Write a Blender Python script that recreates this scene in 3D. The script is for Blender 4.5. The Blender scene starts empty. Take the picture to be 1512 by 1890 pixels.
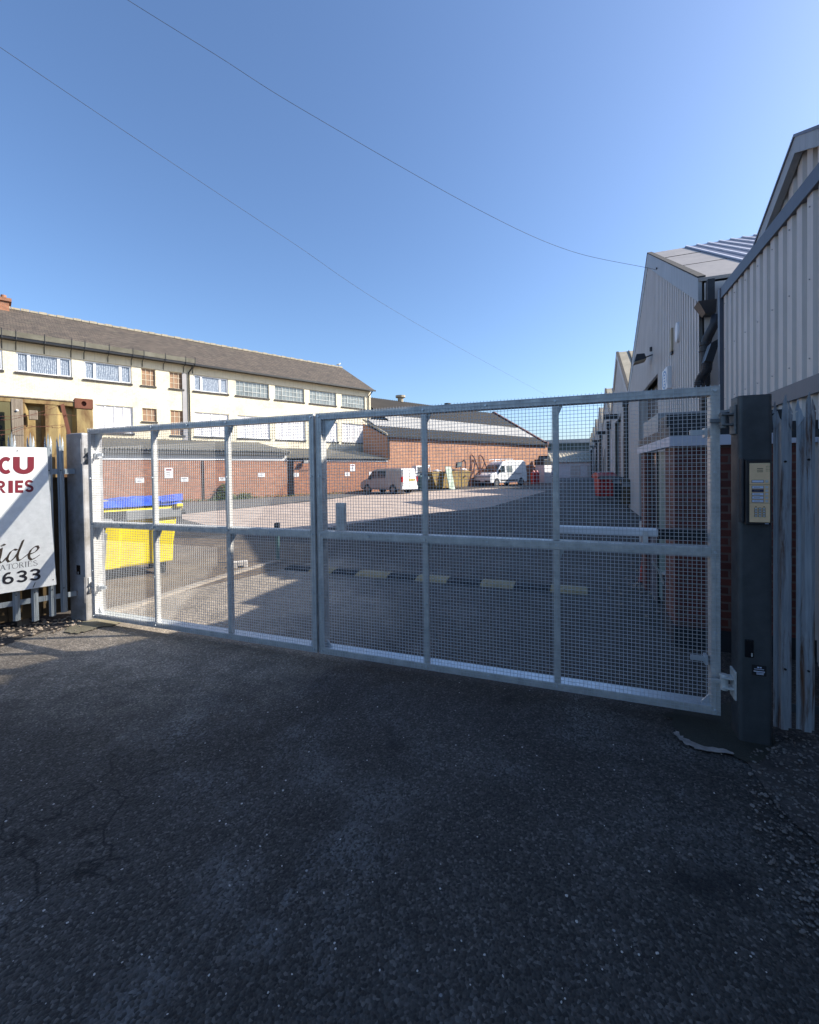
import bpy, math, random
from mathutils import Vector, Matrix
random.seed(7)
C = bpy.context.scene.collection
SC = bpy.context.scene
# ---------------------------------------------------------------- camera
CF, CX, CY, CH, CP, CR = 820.0, 756.0, 882.0, 1.7, 0.017, 0.014
_sp, _cp, _sr, _cr = math.sin(CP), math.cos(CP), math.sin(CR), math.cos(CR)
VF = Vector((0, _cp, -_sp)); _U0 = Vector((0, _sp, _cp)); _R0 = Vector((1, 0, 0))
VR = _R0*_cr - _U0*_sr; VU = _U0*_cr + _R0*_sr
cam = bpy.data.cameras.new('camera'); camo = bpy.data.objects.new('camera', cam); C.objects.link(camo)
m3 = Matrix((VR, VU, -VF)).transposed()
camo.matrix_world = Matrix.Translation((0, 0, CH)) @ m3.to_4x4()
cam.sensor_fit = 'HORIZONTAL'; cam.sensor_width = 36; cam.lens = 36*CF/1512
cam.shift_y = -(945-CY)/1512; cam.clip_start = 0.05; cam.clip_end = 1500
SC.camera = camo
# ---------------------------------------------------------------- sky and sun
SUN = Vector((1.4836, 0.0839, 1.0)).normalized()
EL = math.asin(SUN.z); AZ = math.atan2(SUN.x, SUN.y)
w = bpy.data.worlds.new('World'); SC.world = w; w.use_nodes = True
nt = w.node_tree; bg = nt.nodes['Background']
sky = nt.nodes.new('ShaderNodeTexSky'); sky.sky_type = 'NISHITA'; sky.sun_disc = False
sky.sun_elevation = EL; sky.sun_rotation = AZ
sky.air_density = 1.0; sky.dust_density = 1.6; sky.ozone_density = 6.0; sky.altitude = 50
nt.links.new(sky.outputs[0], bg.inputs[0]); bg.inputs[1].default_value = 0.118
sl = bpy.data.lights.new('sun', 'SUN'); so = bpy.data.objects.new('sun', sl); C.objects.link(so)
sl.energy = 5.0; sl.angle = math.radians(0.5); sl.color = (1.0, 0.93, 0.82)
so.rotation_euler = SUN.to_track_quat('Z', 'Y').to_euler(); so.location = (30, 0, 30)
SC.view_settings.view_transform = 'Standard'; SC.view_settings.look = 'None'
SC.view_settings.exposure = 1.0; SC.view_settings.gamma = 1.0
# ---------------------------------------------------------------- calibration helpers
AD = math.radians(-21)      # gate / warehouse frame: local x = right along the gate, y = down the road
AH = math.radians(43.5)     # house frame: local x = along the house, y = away from the yard
def ray(x, y): return VF + VR*((x-CX)/CF) + VU*((CY-y)/CF)
def gnd(x, y, z=0.0):
    d = ray(x, y); t = (z-CH)/d.z; return Vector((d.x*t, d.y*t, z))
def tol(P, rz): return Matrix.Rotation(-rz, 4, 'Z') @ Vector((P[0], P[1], P[2] if len(P) > 2 else 0))
def plane(x, y, rz, off, axis=1):
    """point where the sight line meets the local plane (x=off if axis 0, y=off if axis 1) -> local coords"""
    d = tol(ray(x, y), rz); t = off/d[axis]
    return Vector((d.x*t, d.y*t, CH+d.z*t))
def hx(x, y, k=33.0): return plane(x, y, AH, k, 1).x
def hz(x, y, k=33.0): return plane(x, y, AH, k, 1).z
def gx(x, y, s=3.375): return plane(x, y, AD, s, 1).x
# ---------------------------------------------------------------- materials
M = {}
def _new(name, rough, metal=0.0):
    m = bpy.data.materials.new(name); m.use_nodes = True
    n = m.node_tree.nodes; l = m.node_tree.links; b = n['Principled BSDF']
    b.inputs['Roughness'].default_value = rough; b.inputs['Metallic'].default_value = metal
    M[name] = m
    return m, n, l, b
def _tc(n, l, kind='Object', scale=None, rot=None):
    t = n.new('ShaderNodeTexCoord'); o = t.outputs[kind]
    if scale or rot:
        mp = n.new('ShaderNodeMapping'); l.new(o, mp.inputs[0])
        if scale: mp.inputs['Scale'].default_value = scale
        if rot: mp.inputs['Rotation'].default_value = rot
        o = mp.outputs[0]
    return o
def _noise(n, l, vec, scale, detail=4, rough=.6, dist=0):
    t = n.new('ShaderNodeTexNoise'); l.new(vec, t.inputs['Vector'])
    t.inputs['Scale'].default_value = scale; t.inputs['Detail'].default_value = detail
    t.inputs['Roughness'].default_value = rough; t.inputs['Distortion'].default_value = dist
    return t.outputs['Fac']
def _ramp(n, l, fac, stops, interp='LINEAR'):
    r = n.new('ShaderNodeValToRGB'); l.new(fac, r.inputs[0]); r.color_ramp.interpolation = interp
    e = r.color_ramp.elements
    while len(e) < len(stops): e.new(0.5)
    for i, (p, c) in enumerate(stops):
        e[i].position = p; e[i].color = (*(c if isinstance(c, (tuple, list)) else (c, c, c)), 1)
    return r.outputs[0]
def _mix(n, l, fac, a, b, mode='MIX'):
    x = n.new('ShaderNodeMix'); x.data_type = 'RGBA'; x.blend_type = mode
    for q, v in ((0, fac), (6, a), (7, b)):
        s = x.inputs[q]
        if hasattr(v, 'links'): l.new(v, s)
        elif isinstance(v, (tuple, list)): s.default_value = (*v, 1)
        else: s.default_value = v if q == 0 else (v, v, v, 1)
    return x.outputs[2]
def _math(n, l, op, a, b=0.0, clamp=False):
    x = n.new('ShaderNodeMath'); x.operation = op; x.use_clamp = clamp
    for s, v in ((x.inputs[0], a), (x.inputs[1], b)):
        if hasattr(v, 'links'): l.new(v, s)
        else: s.default_value = v
    return x.outputs[0]
def _bump(n, l, b, h, strength=.3, dist=.01, prev=None):
    x = n.new('ShaderNodeBump'); l.new(h, x.inputs['Height'])
    x.inputs['Strength'].default_value = strength; x.inputs['Distance'].default_value = dist
    if prev is not None: l.new(prev, x.inputs['Normal'])
    l.new(x.outputs[0], b.inputs['Normal']); return x.outputs[0]
def pmat(name, c1, c2=None, rough=.6, metal=0, scale=6, bump=.15, bs=60, stretch=None, spec=None, coat=0):
    """two-tone mottled surface with a fine bump"""
    m, n, l, b = _new(name, rough, metal)
    c2 = c2 or tuple(v*.75 for v in c1)
    v = _tc(n, l, 'Object', stretch)
    f = _noise(n, l, v, scale, 6, .65)
    col = _ramp(n, l, f, [(.32, c2), (.66, c1)])
    l.new(col, b.inputs['Base Color'])
    if bump: _bump(n, l, b, _noise(n, l, v, bs, 3), bump, .004)
    if spec is not None: b.inputs['Specular IOR Level'].default_value = spec
    if coat: b.inputs['Coat Weight'].default_value = coat
    r = _ramp(n, l, f, [(.3, min(1, rough*1.25)), (.7, rough*.85)]); l.new(r, b.inputs['Roughness'])
    return m
def brick(name, c1, c2, mortar, var=(.05, .03, .02), bw=.225, rh=.075, ms=.011, zscale=1.0, rough=.85, bump=.5, dirt=None, xonly=False):
    m, n, l, b = _new(name, rough)
    o = _tc(n, l)
    sp = n.new('ShaderNodeSeparateXYZ'); l.new(o, sp.inputs[0])
    cb = n.new('ShaderNodeCombineXYZ')
    l.new(sp.outputs[0] if xonly else _math(n, l, 'ADD', sp.outputs[0], sp.outputs[1]), cb.inputs[0])
    l.new(_math(n, l, 'MULTIPLY', sp.outputs[2], zscale), cb.inputs[1])
    t = n.new('ShaderNodeTexBrick'); l.new(cb.outputs[0], t.inputs['Vector'])
    t.inputs['Scale'].default_value = 1; t.inputs['Brick Width'].default_value = bw
    t.inputs['Row Height'].default_value = rh; t.inputs['Mortar Size'].default_value = ms
    t.inputs['Mortar Smooth'].default_value = .3; t.inputs['Bias'].default_value = -.1
    t.inputs['Color1'].default_value = (*c1, 1); t.inputs['Color2'].default_value = (*c2, 1)
    t.inputs['Mortar'].default_value = (*mortar, 1)
    f = _noise(n, l, cb.outputs[0], .9, 6, .7)
    c = _mix(n, l, .55, t.outputs[0], _ramp(n, l, f, [(.3, .6), (.7, 1.3)]), 'MULTIPLY')
    f2 = _noise(n, l, cb.outputs[0], 7.0, 3, .6)
    c = _mix(n, l, .35, c, _ramp(n, l, f2, [(.3, .6), (.7, 1.3)]), 'MULTIPLY')
    if dirt:
        c = _mix(n, l, _ramp(n, l, _noise(n, l, cb.outputs[0], 1.7, 8, .75), [(.55, 0.), (.72, .6)]), c, dirt)
    l.new(c, b.inputs['Base Color'])
    _bump(n, l, b, t.outputs['Fac'], -bump, .006) if False else _bump(n, l, b, _math(n, l, 'SUBTRACT', f2, t.outputs['Fac']), bump, .006)
    return m
def asphalt():
    m, n, l, b = _new('asphalt', .75)
    o = _tc(n, l)
    vor = n.new('ShaderNodeTexVoronoi'); l.new(o, vor.inputs['Vector']); vor.inputs['Scale'].default_value = 95
    vor.inputs['Randomness'].default_value = 1
    big = _noise(n, l, o, .55, 6, .6)
    mid = _noise(n, l, o, 3.3, 6, .7)
    base = _ramp(n, l, big, [(.30, (.036, .032, .028)), (.52, (.052, .047, .042)), (.72, (.078, .070, .062))])
    # every stone a little different
    sep = n.new('ShaderNodeSeparateColor'); l.new(vor.outputs['Color'], sep.inputs[0])
    stone = _ramp(n, l, sep.outputs[0], [(.0, .25), (.5, .9), (.88, 1.6), (.97, 3.0)])
    c = _mix(n, l, .75, base, stone, 'MULTIPLY')
    c = _mix(n, l, .5, c, _ramp(n, l, mid, [(.3, .55), (.7, 1.45)]), 'MULTIPLY')
    # pale worn aggregate in patches
    wp = _math(n, l, 'MULTIPLY', _ramp(n, l, _noise(n, l, o, 1.1, 8, .75, .6), [(.51, 0.), (.64, 1.)]),
               _ramp(n, l, sep.outputs[1], [(.52, 0.), (.8, 1.)]))
    c = _mix(n, l, _math(n, l, 'MULTIPLY', wp, .8), c, (.17, .168, .165))
    for (px_, py_, rr_) in ((415, 1625, .20), (690, 1475, .24), (585, 1425, .20), (250, 1850, .16), (1085, 1545, .07), (640, 1560, .18), (480, 1730, .12)):
        gg = gnd(px_, py_); gd = n.new('ShaderNodeVectorMath'); gd.operation = 'DISTANCE'; l.new(o, gd.inputs[0]); gd.inputs[1].default_value = (gg.x, gg.y, 0)
        pm = _ramp(n, l, _math(n, l, 'ADD', _math(n, l, 'MULTIPLY', gd.outputs['Value'], .5/rr_), _math(n, l, 'MULTIPLY', _noise(n, l, o, 9, 5, .75), .9)), [(.55, 1.), (.95, 0.)])
        c = _mix(n, l, _math(n, l, 'MULTIPLY', _math(n, l, 'MULTIPLY', pm, _ramp(n, l, sep.outputs[1], [(.40, .1), (.62, 1.)])), .42), c, (.20, .195, .19))
    # specks of grit and chewing gum
    v2 = n.new('ShaderNodeTexVoronoi'); l.new(o, v2.inputs['Vector']); v2.inputs['Scale'].default_value = 11
    s2 = n.new('ShaderNodeSeparateColor'); l.new(v2.outputs['Color'], s2.inputs[0])
    sp = _math(n, l, 'MULTIPLY', _ramp(n, l, v2.outputs['Distance'], [(.045, 1.), (.075, 0.)]), _ramp(n, l, s2.outputs[0], [(.80, 0.), (.88, 1.)]))
    c = _mix(n, l, _math(n, l, 'MULTIPLY', sp, .75), c, (.40, .40, .39))
    # long pale drag marks and dark oil spots
    dr = _tc(n, l, 'Object', (9, .55, 1), (0, 0, math.radians(24)))
    st = _math(n, l, 'MULTIPLY', _ramp(n, l, _noise(n, l, dr, 1.6, 5, .7, .8), [(.60, 0.), (.72, 1.)]), _ramp(n, l, sep.outputs[2], [(.45, 0.), (.6, 1.)]))
    c = _mix(n, l, _math(n, l, 'MULTIPLY', st, .4), c, (.15, .148, .145))
    oil = _ramp(n, l, _noise(n, l, o, 2.0, 3, .5, .2), [(.27, .75), (.35, 0.)])
    c = _mix(n, l, oil, c, (.010, .010, .011))
    # cracks
    off = n.new('ShaderNodeTexNoise'); l.new(o, off.inputs['Vector']); off.inputs['Scale'].default_value = 2.2; off.inputs['Detail'].default_value = 6
    ov = _mix(n, l, .38, o, off.outputs['Color'])
    v3 = n.new('ShaderNodeTexVoronoi'); v3.feature = 'DISTANCE_TO_EDGE'; l.new(ov, v3.inputs['Vector']); v3.inputs['Scale'].default_value = 3.6
    ck = _ramp(n, l, v3.outputs['Distance'], [(.004, 1.), (.022, 0.)])
    g = n.new('ShaderNodeVectorMath'); g.operation = 'DISTANCE'; l.new(o, g.inputs[0]); g.inputs[1].default_value = (-1.7, 2.15, 0)
    cm = _ramp(n, l, _math(n, l, 'ADD', _math(n, l, 'MULTIPLY', g.outputs['Value'], .6), _math(n, l, 'MULTIPLY', mid, .5)), [(.52, 1.), (.66, 0.)])
    ck = _math(n, l, 'MULTIPLY', ck, cm)
    c = _mix(n, l, ck, c, (.008, .008, .008))
    # tan yard dust, brightened and masked to paint sunlit ground lighter than shaded ground
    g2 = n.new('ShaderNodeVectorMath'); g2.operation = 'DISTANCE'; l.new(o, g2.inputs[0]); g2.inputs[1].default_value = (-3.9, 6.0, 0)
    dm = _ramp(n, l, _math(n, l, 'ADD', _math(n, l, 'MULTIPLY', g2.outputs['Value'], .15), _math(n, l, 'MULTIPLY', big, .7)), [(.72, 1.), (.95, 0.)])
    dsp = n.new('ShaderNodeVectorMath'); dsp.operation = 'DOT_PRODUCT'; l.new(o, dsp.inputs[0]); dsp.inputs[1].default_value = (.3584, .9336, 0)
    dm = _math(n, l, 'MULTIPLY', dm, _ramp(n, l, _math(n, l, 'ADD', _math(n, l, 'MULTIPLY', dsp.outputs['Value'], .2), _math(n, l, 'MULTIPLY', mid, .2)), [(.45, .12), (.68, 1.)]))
    sunlit_dust = _ramp(n, l, mid, [(.3, (.21, .18, .145)), (.7, (.40, .34, .27))])
    c = _mix(n, l, _math(n, l, 'MULTIPLY', dm, .85), c, _mix(n, l, .5, sunlit_dust, stone, 'MULTIPLY'))
    l.new(c, b.inputs['Base Color'])
    h = _math(n, l, 'ADD', _math(n, l, 'MULTIPLY', vor.outputs['Distance'], -1.0), _math(n, l, 'MULTIPLY', mid, .8))
    n1 = _bump(n, l, b, h, .85, .006)
    _bump(n, l, b, ck, -1.0, .01, n1)
    b.inputs['Specular IOR Level'].default_value = .35
    return m
def ground_mat(name, stops, scale=1.2, rough=.9, bs=60, bump=.5, grit=True):
    m, n, l, b = _new(name, rough)
    o = _tc(n, l)
    c = _ramp(n, l, _noise(n, l, o, scale, 8, .7, .3), stops)
    if grit:
        v = n.new('ShaderNodeTexVoronoi'); l.new(o, v.inputs['Vector']); v.inputs['Scale'].default_value = bs
        s = n.new('ShaderNodeSeparateColor'); l.new(v.outputs['Color'], s.inputs[0])
        c = _mix(n, l, .6, c, _ramp(n, l, s.outputs[0], [(0, .6), (.8, 1.15), (1, 1.9)]), 'MULTIPLY')
        _bump(n, l, b, v.outputs['Distance'], -bump, .006)
    l.new(c, b.inputs['Base Color']); return m
def rusty(name, metal_c, metal_c2, rust, amount=.5, rough=.5, metal=.6, stretch=(1, 1, .25), scale=5):
    m, n, l, b = _new(name, rough, metal)
    o = _tc(n, l, 'Object', stretch)
    f = _noise(n, l, o, scale, 7, .7, .4)
    g = _noise(n, l, o, scale*2.3, 5, .6)
    c = _ramp(n, l, g, [(.3, metal_c2), (.7, metal_c)])
    k = _ramp(n, l, f, [(.78-amount*.5, 0.), (.90-amount*.45, 1.)])
    c = _mix(n, l, k, c, _ramp(n, l, g, [(.3, tuple(v*.5 for v in rust)), (.7, rust)]))
    l.new(c, b.inputs['Base Color'])
    l.new(_math(n, l, 'MULTIPLY', _math(n, l, 'SUBTRACT', 1.0, k), metal), b.inputs['Metallic'])
    l.new(_ramp(n, l, k, [(0, rough), (1, .9)]), b.inputs['Roughness'])
    _bump(n, l, b, f, .3, .003); return m
def streaky(name, c1, c2, streak, rough=.5, metal=0):
    """painted sheet with rain streaks and grime"""
    m, n, l, b = _new(name, rough, metal)
    o = _tc(n, l); v = _tc(n, l, 'Object', (3.5, 3.5, .22))
    c = _ramp(n, l, _noise(n, l, o, 1.3, 6, .65), [(.3, c2), (.7, c1)])
    k = _ramp(n, l, _noise(n, l, v, 3, 7, .7), [(.5, 0.), (.8, .75)])
    l.new(_mix(n, l, k, c, streak), b.inputs['Base Color'])
    _bump(n, l, b, _noise(n, l, o, 30, 3), .08, .003); return m
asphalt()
ground_mat('concrete_pink', [(.3, (.28, .22, .18)), (.55, (.40, .32, .265)), (.75, (.48, .395, .335))], 1.4, .9, 50, .3)
ground_mat('tarmac_old', [(.3, (.085, .08, .074)), (.7, (.14, .13, .12))], 1.0)
ground_mat('dirt', [(.3, (.075, .055, .04)), (.55, (.14, .108, .078)), (.75, (.21, .17, .125))], 2.2, .95, 38, .8)
ground_mat('footing', [(.3, (.022, .023, .017)), (.7, (.038, .038, .027))], 5, .85, 220, .3)
ground_mat('footing_light', [(.3, (.16, .14, .09)), (.7, (.26, .23, .16))], 5, .85, 220, .3)
ground_mat('soil', [(.3, (.032, .027, .024)), (.7, (.10, .085, .075))], 6, .95, 70, .9)
pmat('broken_edge', (.36, .32, .29), (.20, .18, .165), .9, scale=14, bump=.6)
pmat('stone', (.13, .12, .115), (.035, .033, .032), .85, scale=9, bump=.5)
pmat('stone_mid', (.22, .195, .175), (.06, .052, .047), .85, scale=9, bump=.5)
pmat('stone_warm', (.42, .34, .26), (.20, .16, .12), .85, scale=9, bump=.5)
pmat('kerb', (.34, .30, .25), (.22, .19, .16), .9, scale=7, bump=.4)
pmat('galv', (.68, .67, .64), (.42, .42, .41), .42, .35, scale=11, bump=.1, bs=90)
pmat('galv_new', (.62, .66, .69), (.48, .52, .55), .38, .55, scale=22, bump=.06, bs=120)
pmat('wire', (.60, .62, .64), (.48, .50, .52), .40, .4, scale=9, bump=0)
pmat('dark_galv', (.072, .080, .086), (.038, .043, .048), .45, .25, scale=4, bump=.12, bs=50)
pmat('left_post', (.42, .43, .46), (.10, .085, .06), .5, .1, scale=1.6, bump=.12)
rusty('pale_rust', (.46, .50, .54), (.26, .30, .34), (.16, .08, .045), .55, .55, .2, (7, 7, .5), 3)
rusty('pale_metal', (.34, .38, .41), (.20, .24, .27), (.22, .10, .04), .36, .5, .4, (5, 5, .5), 3)
rusty('rust_red', (.16, .055, .035), (.11, .04, .028), (.20, .075, .04), .7, .85, .1)
rusty('container_yellow', (.36, .27, .11), (.20, .145, .06), (.17, .085, .035), .72, .75, 0, (1, 1, .4), 3)
rusty('container_olive', (.13, .115, .05), (.09, .08, .035), (.12, .06, .025), .30, .8, 0, (1, 1, .4), 3)
rusty('skip_yellow', (.27, .19, .05), (.18, .12, .035), (.16, .07, .03), .55, .75, 0, (1, 1, .6), 3)
pmat('timber', (.26, .22, .17), (.14, .11, .085), .9, scale=3, stretch=(18, 18, 1.2), bump=.5, bs=20)
brick('brick_red', (.36, .138, .066), (.215, .075, .038), (.21, .165, .125), dirt=(.13, .07, .05))
brick('brick_orange', (.45, .20, .10), (.30, .12, .06), (.30, .23, .17), dirt=(.22, .12, .08))
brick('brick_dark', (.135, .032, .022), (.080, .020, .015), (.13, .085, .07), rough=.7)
brick('brick_cream', (.75, .685, .51), (.70, .63, .465), (.60, .53, .40), bump=.7, ms=.013, dirt=(.62, .50, .32))
brick('roof_tile', (.105, .082, .064), (.055, .045, .038), (.030, .025, .022), bw=.28, rh=.17, ms=.016, rough=.9, bump=.8, dirt=(.13, .12, .085), xonly=True, zscale=1.9)
streaky('cream_render', (.74, .66, .49), (.66, .58, .43), (.46, .40, .32), .85)
streaky('render_grey', (.34, .33, .34), (.28, .27, .28), (.20, .19, .19), .85)
streaky('clad', (.56, .52, .49), (.48, .445, .42), (.34, .32, .305), .5)
streaky('clad_far', (.50, .49, .47), (.42, .41, .40), (.27, .25, .22), .55)
streaky('trim', (.085, .095, .125), (.065, .075, .10), (.05, .055, .07), .45)
streaky('flash', (.33, .34, .35), (.27, .28, .29), (.17, .17, .17), .45)
streaky('roof_sheet', (.34, .31, .28), (.27, .245, .225), (.18, .16, .15), .55)
streaky('roof_dark', (.13, .125, .16), (.09, .088, .11), (.07, .068, .08), .4)
streaky('fascia_white', (.60, .61, .68), (.50, .51, .58), (.34, .34, .37), .5)
streaky('asbestos', (.40, .355, .27), (.28, .25, .19), (.13, .115, .08), .9)
streaky('asbestos_dark', (.065, .057, .050), (.045, .040, .036), (.03, .03, .02), .9)
streaky('translucent_sheet', (.58, .55, .50), (.46, .44, .40), (.25, .23, .20), .6)
streaky('asbestos_white', (.45, .43, .38), (.33, .31, .27), (.15, .13, .10), .9)
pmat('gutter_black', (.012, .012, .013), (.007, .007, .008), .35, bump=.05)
pmat('sill_grey', (.045, .042, .04), (.03, .028, .027), .8, bump=.2)
pmat('upvc', (.80, .81, .83), (.70, .71, .73), .35, bump=0)
pmat('steel_win', (.55, .57, .55), (.40, .42, .40), .5, bump=0)
pmat('cream_win', (.62, .53, .40), (.52, .44, .33), .6, bump=0)
pmat('lead_grey', (.22, .23, .20), (.15, .16, .14), .7, bump=.1)
pmat('board_white', (.72, .70, .72), (.58, .56, .58), .6, scale=2, bump=.05)
pmat('board_brown', (.30, .17, .09), (.17, .11, .075), .6, scale=1.2, bump=.1)
pmat('glass_dark', (.035, .05, .06), (.02, .03, .035), .08, scale=2, bump=0, spec=.9)
pmat('glass_grey', (.22, .25, .25), (.10, .12, .12), .12, scale=1.5, bump=0, spec=.8)
pmat('black', (.012, .012, .014), (.006, .006, .007), .5, bump=.08)
pmat('black_gloss', (.010, .011, .013), (.006, .006, .008), .22, bump=0)
pmat('dark_open', (.018, .019, .021), (.010, .011, .012), .9, bump=0)
pmat('door_dark', (.05, .053, .055), (.033, .035, .037), .6, scale=2, bump=.05)
pmat('sign_white', (.72, .74, .74), (.60, .62, .62), .45, scale=14, bump=.03)
pmat('ink_red', (.17, .012, .025), (.14, .01, .02), .5, bump=0)
pmat('ink_brown', (.045, .032, .022), (.035, .025, .018), .5, bump=0)
pmat('ink_black', (.012, .012, .02), (.008, .008, .014), .5, bump=0)
pmat('ink_grey', (.16, .16, .17), (.12, .12, .13), .5, bump=0)
pmat('ink_blue', (.05, .25, .55), (.04, .2, .45), .5, bump=0)
pmat('white_plastic', (.75, .76, .78), (.68, .69, .71), .4, bump=0)
pmat('beige_plastic', (.42, .36, .26), (.34, .29, .21), .5, bump=0)
pmat('bin_yellow', (.76, .62, .02), (.58, .46, .015), .42, scale=2.5, bump=.05)
pmat('bin_blue', (.05, .13, .72), (.022, .06, .42), .38, scale=4, bump=.05)
pmat('bin_grey', (.20, .21, .22), (.14, .15, .16), .5, bump=.05)
pmat('bin_red', (.46, .018, .016), (.32, .012, .012), .38, scale=3, bump=.05)
pmat('bin_teal', (.10, .20, .20), (.07, .15, .15), .45, bump=.05)
pmat('bin_dark', (.022, .024, .03), (.014, .016, .02), .5, bump=.05)
pmat('bin_brown', (.075, .05, .02), (.045, .03, .014), .6, bump=.05)
pmat('van_grey', (.38, .37, .36), (.33, .32, .315), .3, .3, bump=0, coat=.5)
pmat('van_white', (.78, .79, .79), (.70, .71, .71), .3, bump=0, coat=.5)
pmat('tyre', (.015, .015, .016), (.01, .01, .011), .85, bump=.1)
pmat('rim', (.38, .39, .40), (.28, .29, .30), .35, .7, bump=0)
pmat('tail_red', (.40, .015, .01), (.3, .01, .01), .25, bump=0)
pmat('lamp_clear', (.55, .58, .60), (.45, .48, .50), .15, bump=0)
pmat('number_plate', (.45, .36, .06), (.38, .3, .05), .4, bump=0)
pmat('bump_yellow', (.36, .28, .14), (.25, .20, .10), .7, scale=9, bump=.2)
pmat('rubber', (.018, .019, .021), (.012, .013, .014), .8, bump=.2)
pmat('cone_red', (.30, .035, .025), (.20, .025, .02), .5, bump=.1)
pmat('brass', (.90, .64, .38), (.72, .49, .28), .42, .2, scale=8, bump=.05)
pmat('brass_dark', (.16, .12, .075), (.11, .08, .05), .4, .8, bump=0)
pmat('label_white', (.62, .66, .80), (.55, .60, .74), .4, bump=0)
pmat('label_blue', (.015, .025, .09), (.01, .018, .06), .3, bump=0)
pmat('green_panel', (.34, .42, .33), (.22, .29, .22), .6, scale=3, bump=.1)
pmat('wood_scrap', (.42, .30, .18), (.22, .15, .09), .8, bump=.2)
pmat('shed_green', (.065, .09, .085), (.05, .07, .068), .6, scale=.6, bump=0)
pmat('leaf', (.13, .17, .05), (.07, .10, .03), .8, scale=9, bump=0)
pmat('hose', (.035, .037, .042), (.02, .021, .025), .55, bump=.1)
pmat('pipe_black', (.022, .024, .030), (.011, .012, .016), .45, scale=9, bump=.3)
pmat('cable', (.07, .075, .085), (.03, .032, .036), .6, bump=0)
pmat('car_blue', (.02, .06, .20), (.015, .045, .15), .3, bump=0, coat=.5)
pmat('block_white', (.62, .58, .54), (.45, .42, .38), .85, bump=.3)
pmat('gull', (.7, .7, .7), (.5, .5, .5), .8, bump=0)
pmat('guard_net', (.135, .13, .10), (.095, .088, .068), .8, scale=1.5, bump=.1)
pmat('hinge_steel', (.20, .21, .215), (.12, .125, .13), .45, .4, bump=.05)
def net_curtain():
    m, n, l, b = _new('net_curtain', .12)
    o = _tc(n, l)
    wv = n.new('ShaderNodeTexWave'); l.new(o, wv.inputs['Vector']); wv.bands_direction = 'X'
    wv.inputs['Scale'].default_value = 3.4; wv.inputs['Distortion'].default_value = 3.5; wv.inputs['Detail'].default_value = 3
    f = _math(n, l, 'MULTIPLY', wv.outputs['Fac'], _ramp(n, l, _noise(n, l, o, 9, 4, .7), [(.35, .25), (.65, 1.)]))
    l.new(_ramp(n, l, f, [(.1, (.13, .155, .20)), (.45, (.25, .29, .35)), (.85, (.50, .54, .58))]), b.inputs['Base Color'])  # blue-grey base paints the sky reflected in the glass; pale folds are the net
    b.inputs['Specular IOR Level'].default_value = .8
net_curtain()
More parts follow.
